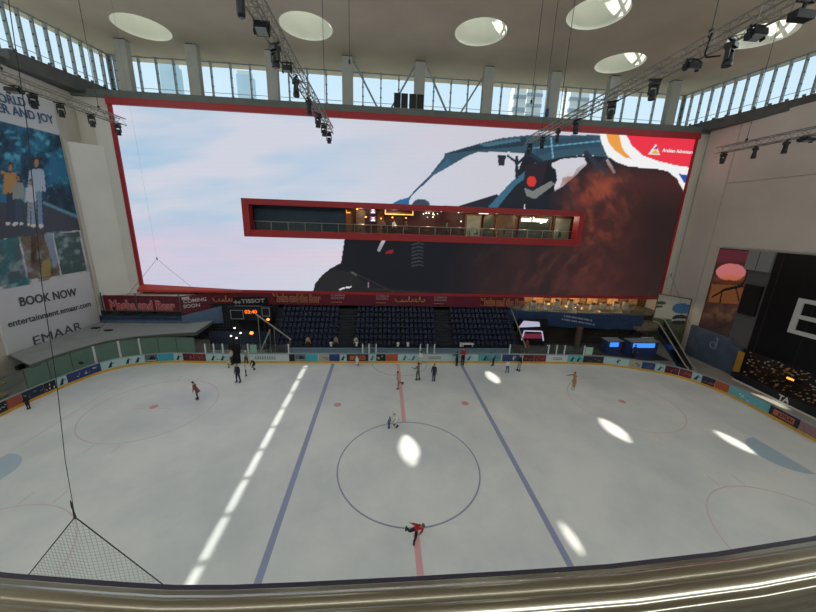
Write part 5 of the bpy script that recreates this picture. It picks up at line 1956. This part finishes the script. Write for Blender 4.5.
MB().path([Vector((11.53, -3.85, 24.27)), Vector((11.42, -3.85, 23.5)), Vector((11.5, -3.88, 23.36)), Vector((12.0, -4.0, 23.4))], .035, 6).build('cable', m_lampb, t, smooth=True)

# loudspeakers and slanting braces on the parapet
for i, px in enumerate((397, 404, 412, 419.5)):
    p = at(px, 110, 'y', 24.9)
    t = thing('loudspeaker', 'black stage loudspeaker on the ledge above the screen, %s from the left of the group' % names_t[i], 'speaker', (p.x, 24.9, 29.1), 'loudspeakers on the ledge above the screen')
    MB().box(p.x - .38, p.x + .38, 24.3, 24.44, 29.1, 30.7).build('grille', m_lampb, t)
    MB().box(p.x - .4, p.x + .4, 24.44, 24.449, 29.1, 30.75).build('back_panel', m_clip, t)
    MB().box(p.x - .42, p.x + .42, 24.28, 24.449, 29.1, 29.16).build('foot_plate', m_alu, t)
for (a, b, txt) in (((354, 60), (380, 107), 'slanting steel brace leaning from the fourth column down to the right'), ((415, 66), (388.5, 107), 'slanting steel brace leaning from the fifth column down to the left'),
                    ((427.5, 68), (449, 111), 'slanting steel brace leaning from the fifth column down to the right'), ((486.5, 71), (458, 112), 'slanting steel brace leaning from the sixth column down to the left')):
    A, B = at(*a, 'y', 25.7), at(*b, 'y', 25.7)
    B.z = 28.9
    A.z = min(A.z, CEIL - .12)
    t = thing('steel_brace', txt, 'brace', (B.x, B.y, 28.9), 'slanting braces between the columns')
    MB().bar(A, B, .2, .2).build('strut', m_fin, t)
    MB().box(B.x - .3, B.x + .3, B.y - .15, B.y + .15, 28.9, 29.0).build('base_plate', m_clip, t)
t = thing('blue_drum', 'small blue drum on the ledge at the foot of the seventh column', 'drum', (at(546.5, 117, 'y', 24.32).x, 24.3, 29.1))
MB().lathe([(.2, 0), (.22, .3), (.2, .95)], t.location, 14).build('drum', mat('blue_drum', (40, 80, 130), .5), t)
# thin cables that hang in the hall
for (px, py0, py1, Y, txt) in ((349.5, 0, 60, 10, 'thin cable hanging in front of the skylight left of the middle'), (559, 0, 118, 9, 'thin cable hanging left of the long right hand truss'), (531.5, 55, 100, 9, 'thin cable hanging before the windows right of the sixth column')):
    a = at(px, py1, 'y', Y)
    t = thing('hanging_cable', txt, 'cable', (a.x, Y, a.z))
    MB().tube((a.x, Y, a.z), (a.x, Y, CEIL), .022, 5).build('cable', m_cable, t)
    MB().box(a.x - .06, a.x + .06, Y - .06, Y + .06, a.z - .25, a.z).build('hook', m_lampb, t)

# ------------------------------------------------------------ safety nets drawn up on cables
m_net = mat('net_cord', (176, 180, 172), .8)
m_netd = mat('net_rope', (54, 58, 56), .8)


def net(apex, zb, slL, slR, cell, rcord, dy, top, txt, ridge=0.0):
    t = thing('safety_net', txt, 'net', (apex[0], apex[1], zb))
    H = apex[2] - zb
    ax, ay, az = apex
    mb = MB()

    def pt(u, z):
        return Vector((ax + u, ay + dy * abs(u) * (1 if u > 0 else 1.6), z))
    wL, wR = H * slL, H * slR
    zcut = zb
    # upright cords
    k = -int(wL / cell)
    while k * cell < wR:
        u = k * cell
        zt = az - (u / slR if u > 0 else -u / slL)
        if zt - zcut > cell:
            mb.tube(pt(u, zcut), pt(u, zt), rcord, 3, caps=False)
        k += 1
    z = az - cell
    while z > zcut:
        h = az - z
        mb.tube(pt(-h * slL, z), pt(0, z), rcord, 3, caps=False)
        mb.tube(pt(0, z), pt(h * slR, z), rcord, 3, caps=False)
        z -= cell
    o = mb.build('mesh', m_net, t, fix=False)
    rp_ = MB()
    r = .0055 if cell < .1 else .014
    rp_.tube(apex, pt(-wL, zcut), r, 6)
    rp_.tube(apex, pt(wR, zcut), r, 6)
    rp_.build('border_rope', m_netd, t)
    cb = MB().path([Vector(apex)] + [Vector(p) for p in top], .0028 if cell < .1 else .004, 6)
    cb.build('lift_cable', m_netd, t)
    MB().lathe([(.006, -.02), (.011, 0), (.009, .03), (.005, .1), (.009, .12), (.004, .2)] if cell < .1 else [(.03, -.1), (.06, 0), (.03, .2)], apex, 8).build('shackle', m_netd, t)
    return t


apx = at(75, 517, 'y', -16.0)
net(tuple(apx), 1.4, .86, .61, .042, .0018, .10,
    [at(65, 459, 'y', -16.0), at(57, 385, 'y', -16.0), at(42, 285, 'y', -16.0), at(27, 125, 'y', -16.0), (-4.3, -16.0, 20), (-3.6, -16, CEIL - .03)],
    'near safety net drawn up to a point on a cable at the lower left')
apx = at(157, 259, 'y', 17.0)
net(tuple(apx), 1.3, .95, 1.0, .32, .0015, .05, [(apx.x - .3, 17, CEIL - .03)], 'far safety net drawn up to a point before the lower left of the screen')
apx = at(671, 275, 'y', 17.2)
net(tuple(apx), 1.3, 1.0, .7, .32, .0015, .05, [(apx.x + .2, 17.2, CEIL - .03)], 'far safety net drawn up to a point before the lower right of the screen')

# ------------------------------------------------------------ the handrail in front of the viewer
m_st2 = mat('polished_steel', (188, 182, 168), .2, metal=1.0)
m_rub = mat('dark_gasket', (44, 38, 52), .5)
th = thing('balcony_rail', 'curved polished steel handrail on a glass balustrade close to the viewer', 'railing', (-2, -18.55, 14.8))
RZ = 15.9
edge = [(-3.6, -18.30), (-3.1, -18.39), (-2.75, -18.455)] + [tuple(at(px, py, 'z', RZ)[:2]) for px, py in ((0, 576), (60, 581), (120, 585.5), (172, 588.5), (230, 588.3), (300, 585.5), (408, 580), (510, 574), (612, 567), (720, 554.5), (816, 539))] + [(-1.2, -18.488), (-.7, -18.40), (-.1, -18.26)]
prof = [(0, -0.004), (0.001, -0.01), (-0.003, -0.018), (-0.008, -0.03), (-0.018, -0.038), (-0.036, -0.04), (-0.046, -0.036), (-0.051, -0.029), (-0.0535, -0.022), (-0.0535, -0.019), (-0.05, -0.0175), (-0.0515, -0.013), (-0.051, -0.008), (-0.0465, -0.0015), (-0.043, 0.0005), (-0.0405, -0.0025), (-0.038, 0.0008), (-0.033, 0.0035), (-0.027, 0.0045), (-0.0245, 0.0015), (-0.022, 0.0048), (-0.015, 0.0055), (-0.01, 0.0045), (-0.0075, 0.002), (-0.004, 0.003), (-0.001, 0)]


def sweep(mb, line, prof):
    n = len(prof)
    V = []
    for i, p in enumerate(line):
        a = Vector((*line[max(0, i - 1)], 0))
        b = Vector((*line[min(len(line) - 1, i + 1)], 0))
        d = (b - a).normalized()
        nn = Vector((-d.y, d.x, 0))
        for (u, z) in prof:
            V.append(Vector((p[0], p[1], RZ)) + nn * u + Vector((0, 0, z)))
    F = []
    for i in range(len(line) - 1):
        for k in range(n):
            F.append((i * n + k, i * n + (k + 1) % n, (i + 1) * n + (k + 1) % n, (i + 1) * n + k))
    F.append(tuple(range(n)))
    F.append(tuple(range((len(line) - 1) * n, len(line) * n))[::-1])
    mb.add(V, F)


mb = MB()
sweep(mb, edge, prof)
mb.build('handrail', m_st2, th, smooth=True)
mb = MB()
sweep(mb, edge, [(.005, -.002), (.0065, -.012), (.002, -.016), (-.001, -.003)])
mb.build('gasket', m_rub, th)
mb = MB()
sweep(mb, edge, [(-.022, -.075), (-.04, -.075), (-.04, -.042), (-.022, -.042)])
mb.build('glass_channel', m_st2, th)
mb = MB()
sweep(mb, edge, [(-.027, -1.1), (-.037, -1.1), (-.037, -.07), (-.027, -.07)])
mb.build('glass_panel', glass_mat('balcony_glass', (.72, .86, .82), .07), th)

# ------------------------------------------------------------ people
SKIN = mat('skin', (190, 140, 112), .6)
m_boot = mat('skate_boot', (34, 36, 44), .5)
m_bootw = mat('skate_boot_white', (220, 220, 216), .5)
m_eye = mat('eye_dark', (30, 24, 22), .4)
m_lip = mat('lip', (150, 84, 76), .5)


def V3(*a):
    return Vector(a)


def person(label, x, y, heading, H, top, legs, hair=(30, 24, 22), lean=(0, 0), drop=0.0, hipsL=(0, 0), hipsR=(0, 0), kneeL=0.06, kneeR=0.06,
           armL=((-.25, .0, -1), (-.15, .2, -1)), armR=((.25, .0, -1), (.15, .2, -1)), head=(0, 0), coat=None, z0=0.0, boots=True, white_boots=False, hat=None, helmet=None, lift=None):
    """local frame: x right, y forward, z up. hips = (forward swing, outward swing) in radians, knees bend backward"""
    up = V3(math.sin(lean[1]), math.sin(lean[0]), math.cos(lean[0]) * math.cos(lean[1])).normalized()
    pel = V3(0, 0, .53 * H - drop)
    chest = pel + up * .19 * H
    neck = pel + up * .295 * H
    hd = (up + V3(head[1], head[0], .25)).normalized()
    hb = neck + hd * .045 * H
    hc = neck + hd * .105 * H
    ht = neck + hd * .155 * H
    rt = V3(1, 0, 0)
    rt = (rt - up * rt.dot(up)).normalized()
    fw = up.cross(rt)
    if fw.y < 0:
        fw = -fw
    pts, rad, edges, reg = [], [], [], []

    def P(p, r, parent, rg):
        pts.append(p)
        rad.append(r if isinstance(r, tuple) else (r, r))
        reg.append(rg)
        if parent is not None:
            edges.append((parent, len(pts) - 1))
        return len(pts) - 1
    h = H
    i_pel = P(pel, (.084 * h, .07 * h), None, 'L')
    i_wa = P(pel + up * .1 * h, (.083 * h, .066 * h), i_pel, 'T')
    i_ch = P(chest, (.098 * h, .072 * h), i_wa, 'T')
    i_sh = P(neck - up * .025 * h, (.066 * h, .05 * h), i_ch, 'T')
    i_nk = P(neck + hd * .01 * h, .030 * h, i_sh, 'S')
    i_hb = P(hb + fw * .004 * h, (.040 * h, .044 * h), i_nk, 'S')
    i_hc = P(hc, (.044 * h, .054 * h), i_hb, 'S')
    P(ht, (.032 * h, .04 * h), i_hc, 'S')
    wrists = []
    for e, arm in ((-1, armL), (1, armR)):
        s = neck - up * .035 * h + rt * e * .088 * h
        def loc(v):
            return (rt * v[0] + fw * v[1] + up * v[2]).normalized()
        u, f = loc(arm[0]), loc(arm[1])
        el = s + u * .165 * h
        wr = el + f * .145 * h
        i_s = P(s, .046 * h, i_sh, 'T')
        i_e = P(el, .036 * h, i_s, 'T')
        i_w = P(wr, .025 * h, i_e, 'T')
        P(wr + f * .03 * h, (.016 * h, .016 * h), i_w, 'S')
        wrists.append((wr + f * .03 * h, f, rt * -e))
    feet = []
    for e, hp, kn in ((-1, hipsL, kneeL), (1, hipsR, kneeR)):
        hj = pel + rt * e * .05 * h - V3(0, 0, .02 * h)
        th_ = V3(e * math.sin(hp[1]), math.sin(hp[0]), -math.cos(hp[0]) * math.cos(hp[1])).normalized()
        a2 = hp[0] - kn
        sh_ = V3(e * math.sin(hp[1]), math.sin(a2), -math.cos(a2) * math.cos(hp[1])).normalized()
        kj = hj + th_ * .245 * h
        aj = kj + sh_ * .225 * h
        i_h = P(hj, .064 * h, i_pel, 'L')
        i_k = P(kj, .047 * h, i_h, 'L')
        i_a = P(aj, .033 * h, i_k, 'L')
        feet.append((aj, a2, e))
    me = bpy.data.meshes.new('skeleton')
    me.from_pydata([tuple(p) for p in pts], edges, [])
    ob = bpy.data.objects.new('skeleton', me)
    COL.objects.link(ob)
    sk = ob.modifiers.new('skin', 'SKIN')
    sk.use_smooth_shade = True
    for i, r in enumerate(rad):
        me.skin_vertices[0].data[i].radius = r
        me.skin_vertices[0].data[i].use_root = (i == 0)
    sb_ = ob.modifiers.new('sub', 'SUBSURF')
    sb_.levels = 1
    body = bpy.data.meshes.new_from_object(ob.evaluated_get(bpy.context.evaluated_depsgraph_get()))
    bpy.data.objects.remove(ob)
    body.name = 'person'
    m_top = mat('cloth_%d_%d_%d' % top, top, .8)
    m_leg = mat('cloth_%d_%d_%d' % legs, legs, .8)
    # five fingered hands joined to the same mesh
    bm = bmesh.new()
    bm.from_mesh(body)
    segs = [(Vector(pts[a]), Vector(pts[b]), reg[b]) for a, b in edges]
    col_of = {'T': 0, 'L': 1, 'S': 2}
    for f in bm.faces:
        c = f.calc_center_median()
        best, bd_ = 0, 1e9
        for a, b, rg in segs:
            d = b - a
            tt = max(0, min(1, (c - a).dot(d) / d.length_squared))
            ds = (c - a - d * tt).length
            if ds < bd_:
                bd_, best = ds, col_of[rg]
        if best == 2 and (c - neck).length > .5 * h:
            best = 2
        f.material_index = best
        f.smooth = True
    hm = MB()
    for (wp, f, side) in wrists:
        side = (side - f * side.dot(f)).normalized()
        nn = f.cross(side)
        hm.frame_box(wp + f * .018 * h, side, f, nn, .022 * h, .024 * h, .009 * h)
        for j, ln in enumerate((.038, .044, .041, .032)):
            b0 = wp + f * .04 * h + side * (-.016 + .0107 * j) * h
            m0 = b0 + (f + nn * .25).normalized() * ln * .55 * h
            hm.tube(b0, m0, .0055 * h, 5, .005 * h)
            hm.tube(m0, m0 + (f + nn * .9).normalized() * ln * .5 * h, .005 * h, 5, .004 * h)
        tb0 = wp + f * .01 * h + side * .02 * h
        hm.tube(tb0, tb0 + (f * .6 + side).normalized() * .03 * h, .0065 * h, 5, .005 * h)
    bverts = [bm.verts.new(v) for v in hm.v]
    for f in hm.f:
        try:
            nf = bm.faces.new([bverts[i] for i in f])
            nf.material_index = 2
        except ValueError:
            pass
    body.materials.clear()
    for m in (m_top, m_leg, SKIN):
        body.materials.append(m)
    bm.to_mesh(body)
    bm.free()
    o = bpy.data.objects.new('person', body)
    COL.objects.link(o)
    # skates, hair and face as children
    kids = []
    low = 1e9
    for (aj, a2, e) in feet:
        toe = V3(0, math.cos(a2 * .8), math.sin(a2 * .8)).normalized()
        dn = toe.cross(V3(1, 0, 0))
        if dn.z > 0:
            dn = -dn
        mb = MB()
        c = aj + dn * .02 * h + toe * .028 * h
        mb.lathe([(.032 * h, .045 * h), (.034 * h, 0), (.03 * h, -.045 * h)], aj + dn * .0 * h, 10, (1, 0, 0), tuple(toe), tuple(-dn))
        mb.frame_box(c + dn * .02 * h, (1, 0, 0), toe, dn, .026 * h, .07 * h, .02 * h)
        if boots:
            mb.use(1).frame_box(c + dn * .058 * h, (1, 0, 0), toe, dn, .004 * h, .075 * h, .02 * h)
        kid = mb.build('ice_skate' if boots else 'shoe', [m_bootw if white_boots else m_boot, m_steel])
        kids.append(kid)
        low = min(low, min(v[2] for v in mb.v))
    hm = MB()
    hair_m = mat('hair_%d_%d_%d' % (hat or helmet or hair), (hat or helmet or hair), .7)
    cc = hc + hd * .022 * h - fw * .008 * h
    V, F = [], []
    N, M_ = 12, 5
    for j in range(M_ + 1):
        a = math.pi * .5 * j / M_
        for k in range(N):
            t_ = 2 * math.pi * k / N
            back = max(0, -math.sin(t_))
            V.append(cc + rt * (.056 * h * math.cos(a) * math.cos(t_)) + fw * (.064 * h * math.cos(a) * math.sin(t_)) + hd * (.056 * h * math.sin(a) - (1 - j / M_) * back * .05 * h))
    for j in range(M_):
        for k in range(N):
            F.append((j * N + k, j * N + (k + 1) % N, (j + 1) * N + (k + 1) % N, (j + 1) * N + k))
    F.append(tuple(range(N)))
    hm.add(V, F)
    kids.append(hm.build('helmet' if helmet else ('hat' if hat else 'hair'), hair_m, smooth=True))
    fm_ = MB()
    fc = hc + fw * .052 * h
    for e in (-1, 1):
        fm_.use(0).ball(fc + rt * e * .018 * h + hd * .006 * h, .006 * h, n=6, m=4)
    fm_.use(1).ball(fc - hd * .03 * h - fw * .003 * h, .012 * h, .004 * h, .004 * h, 6, 4)
    fm_.use(2).hexa([fc + rt * -.007 * h - hd * .018 * h, fc + rt * .007 * h - hd * .018 * h, fc + rt * .006 * h - hd * .018 * h + fw * .014 * h, fc + rt * -.006 * h - hd * .018 * h + fw * .014 * h,
                     fc + rt * -.004 * h + hd * .01 * h, fc + rt * .004 * h + hd * .01 * h, fc + rt * .003 * h + hd * .01 * h + fw * .004 * h, fc + rt * -.003 * h + hd * .01 * h + fw * .004 * h])
    for e in (-1, 1):
        fm_.use(2).ball(hc + rt * e * .05 * h - hd * .01 * h, .006 * h, .012 * h, .018 * h, 6, 4)
    kids.append(fm_.build('face', [m_eye, m_lip, SKIN]))
    if coat:
        cm_ = MB()
        L_ = coat[1] * h
        cm_.lathe([(.1 * h, -L_), (.085 * h, -.02 * h), (.078 * h, .06 * h)], pel, 14, tuple(rt), tuple(fw), tuple(up))
        kids.append(cm_.build('coat_skirt', mat('cloth_%d_%d_%d' % coat[0], coat[0], .8), smooth=True))
    for k in kids:
        k.parent = o
    o.location = (x, y, z0 - low)
    o.rotation_euler = (0, 0, heading)
    tag(o, label, 'person', 'skaters and onlookers')
    return o


def pp(px, py, z=0.0):
    p = at(px, py, 'z', z)
    return p.x, p.y


PI = math.pi
BLK, GRY, WHT, DNM = (34, 36, 42), (104, 106, 104), (216, 214, 206), (70, 84, 112)
# leaning skater in red near the viewer
x, y = pp(413.5, 543.5)
red_skater = person('person in a red jacket gliding on one skate with arms spread, nearest the viewer', x, y, PI * .98, 1.62, (196, 40, 46), BLK, hair=(110, 88, 66), lean=(.35, -.35), drop=.10,
       hipsL=(.35, .12), kneeL=.65, hipsR=(-.3, .35), kneeR=.75, armL=((-.45, .3, -.8), (-.2, .2, -1)), armR=((1, .1, .1), (1, .2, .25)), head=(.25, 0))
red_skater.rotation_euler = (0, -.26, PI * .98)
red_skater.location.x -= .12
bpy.context.view_layer.update()
red_skater.location.z -= min((k.matrix_world @ Vector(v.co)).z for k in red_skater.children for v in k.data.vertices)
x, y = pp(238.5, 382.5)
person('tall person all in black standing on the ice before the open gate', x, y, PI * .9, 1.98, BLK, (40, 42, 50), hipsR=(.08, .06), hipsL=(-.05, .08))
x, y = pp(246.5, 376)
person('small child in a white helmet with black trousers beside the tall person in black', x, y, PI * .75, 1.25, (206, 204, 200), (28, 30, 34), helmet=(225, 225, 222), lean=(.15, 0), hipsL=(.25, .05), kneeL=.3)
x, y = pp(255, 370.5)
person('person in dark clothes and white helmet crouching right of the gate', x, y, PI * .8, 1.62, (44, 50, 50), (36, 40, 44), helmet=(225, 225, 222), lean=(.45, 0), drop=.36, hipsL=(1.1, .1), kneeL=1.75, hipsR=(.7, .1), kneeR=1.5, armL=((-.2, .6, -.8), (0, .8, -.6)), armR=((.2, .6, -.8), (0, .8, -.6)))
x, y = pp(246, 364.5)
person('person in a grey jacket and white helmet holding the boards by the gate', x, y + .1, 0.3, 1.5, (146, 140, 136), (44, 44, 50), helmet=(215, 215, 210), lean=(.3, 0), drop=.1, hipsL=(.5, .1), kneeL=.8, hipsR=(.3, .1), kneeR=.6, armL=((-.1, .9, -.2), (0, 1, .1)), armR=((.2, .9, -.2), (0, 1, .1)))
person('person in a cream shirt standing in the open gate of the boards', -18.55, 15.95, 1.4, 1.85, (206, 186, 166), (46, 42, 42), hair=(60, 44, 36))
person('small white figure with a dark top at the foot of the person in the gate', -18.6, 15.2, PI, 1.0, (205, 200, 190), (186, 150, 96), helmet=(205, 205, 200), lean=(.2, 0))
x, y = pp(198, 399.5)
person('person in a rust coloured long coat with black hair bending forward on the left', x, y, PI * .55, 1.75, (140, 84, 74), (74, 76, 96), lean=(.35, 0), hipsR=(.2, .04), kneeR=.3, coat=((140, 84, 74), .18), armL=((-.1, .4, -.9), (0, .6, -.8)), armR=((.1, .4, -.9), (0, .6, -.8)))
x, y = pp(24.5, 410)
person('small dark figure standing against the boards at the far left edge', x + .25, y + .1, 1.4, 1.35, (34, 36, 34), (40, 42, 44), hair=(30, 28, 28), coat=((34, 36, 34), .2))
x, y = pp(398, 389)
person('person with long black hair and beige trousers lifting one foot behind on the red line', x, y, PI * .62, 1.85, (196, 160, 146), (150, 124, 112), hipsR=(-.35, .1), kneeR=.9, hipsL=(.1, .05), lean=(.1, 0), armR=((.5, -.2, -.8), (.3, .1, -1)))
x, y = pp(393.6, 427.6)
person('person in a white jacket crouching on the centre circle', x + .3, y + .1, PI * .7, 1.85, (226, 222, 212), (214, 208, 198), hair=(200, 196, 190), hat=(222, 220, 214), lean=(.55, 0), drop=.42, hipsL=(1.35, .15), kneeL=2.0, hipsR=(1.1, .15), kneeR=1.9, armL=((-.2, .6, -.8), (0, .8, -.6)), armR=((.3, .7, -.6), (.1, .9, -.5)))
person('small child in grey blue beside the crouching person in white', x - .38, y - .1, PI * 1.2, 1.05, (120, 124, 140), (84, 94, 120), hair=(66, 54, 50), lean=(.2, 0))
x, y = pp(417.7, 380.5)
person('person in grey camouflage colours with bent arms, left of two skating near the far boards', x, y, PI * .3, 1.92, (112, 108, 98), (96, 94, 88), hipsL=(.2, .06), kneeL=.3, hipsR=(-.1, .06), armL=((-.5, .4, -.6), (-.2, .9, .2)), armR=((.4, .3, -.8), (.1, .9, -.1)))
x, y = pp(433.6, 381.2)
person('person in dark navy with a backpack, right of two skating near the far boards', x, y, PI * .85, 1.9, (38, 44, 58), (42, 48, 60), coat=((40, 46, 60), .06))
person('small child in a white suit kneeling by the far boards at the red sponsor panel', -4.7, 15.6, PI * .8, 1.35, (226, 224, 216), (222, 218, 208), hair=(210, 206, 200), hat=(220, 216, 208), lean=(.1, 0), drop=.24, hipsL=(.5, .05), kneeL=1.5, hipsR=(.4, .05), kneeR=1.4)
person('person in white standing against the boards right of the red line', 2.62, 16.0, 0, 1.6, (226, 226, 222), (198, 198, 196), hair=(40, 34, 32))
person('person in dark blue jacket leaning on the far boards by the blue line', 6.85, 15.65, .4, 1.68, (52, 66, 94), (30, 32, 40), lean=(.12, 0), armL=((-.3, .7, -.5), (0, 1, 0)), armR=((.3, .7, -.5), (0, 1, 0)))
person('person in a red sweater and black trousers at the far boards on the blue line', 7.6, 15.85, PI * .9, 2.12, (176, 40, 48), (28, 28, 34), armL=((-.2, .4, -.8), (.6, .8, .1)), armR=((.2, .4, -.8), (-.6, .8, .1)))
person('person in a turquoise top bending at the far boards right of the blue line', 11.25, 15.6, PI * .45, 1.75, (104, 170, 170), (32, 34, 40), hair=(40, 60, 80), lean=(.6, 0), hipsL=(.3, .06), kneeL=.3, armL=((-.2, .8, -.6), (0, 1, -.2)), armR=((.2, .8, -.6), (0, 1, -.2)))
x, y = pp(507, 373)
person('child in a white top and blue jeans facing the far boards', x, y, .1, 1.5, (206, 218, 220), (64, 84, 124), hipsL=(0, .12), hipsR=(0, .12), hair=(44, 40, 40))
x, y = pp(518.7, 371)
person('person in a black jacket and pale trousers right of the child in white top', x, y, PI * .6, 1.92, (28, 30, 36), (178, 160, 142), hair=(170, 160, 150), hipsR=(.15, .03))
x, y = pp(573, 389.6)
person('person in a long tan coat with one arm held out, alone on the right', x, y, PI * .55, 1.9, (176, 140, 84), (176, 144, 92), hair=(120, 82, 50), coat=((176, 140, 84), .2), white_boots=True, armR=((.3, .9, -.1), (.1, 1, 0)), armL=((-.2, .5, -.8), (0, .9, -.2)), lean=(.12, 0))
# onlookers behind the boards and in the bar
person('person in a beige top sitting at the front of the left block of seats', -11.0, 19.62, PI, 1.8, (190, 156, 130), (50, 48, 50), z0=.72, hair=(60, 46, 40), lean=(.2, 0), drop=.4, hipsL=(1.3, .1), kneeL=1.3, hipsR=(1.3, .1), kneeR=1.3, boots=False)
for px, c, txt in ((338, (150, 140, 122), 'person in drab clothes sitting in the left seats beside the aisle'), (358.5, (176, 170, 158), 'person in a pale top sitting in the middle seats beside the aisle')):
    p = at(px, 336, 'y', 19.35)
    person(txt, -7.6 if px < 350 else -5.15, 19.62, PI, 1.75, c, (50, 50, 56), z0=.76, lean=(-.05, 0), drop=.42, hipsL=(1.4, .08), kneeL=1.4, hipsR=(1.4, .08), kneeR=1.4, boots=False)
for i, (px, c, txt) in enumerate(((383.5, (130, 140, 120), 'person in an olive top standing behind the bar balustrade under the canopy'), (394, (206, 208, 204), 'person in a white shirt standing behind the bar balustrade'),
                                  (406, (90, 70, 62), 'person in brown standing behind the bar balustrade near the canopy end'), (447, (100, 150, 110), 'person in green at the balustrade right of the bulb cluster'))):
    p = at(px, 222, 'y', 26.9)
    person(txt, p.x, 26.9, PI + .5 * i, 1.85, c, (46, 44, 46), z0=14.4, boots=False)
for px, c, txt in ((527, (150, 60, 60), 'person in dull red standing by the photo booth'), (636, (60, 70, 120), 'person in blue standing before the larger kiosk')):
    yy = 18.0 if px > 600 else 19.8
    p = at(px, 345, 'y', yy)
    person(txt, p.x, yy, PI, 1.85, c, (40, 40, 50), z0=-.06, boots=False)
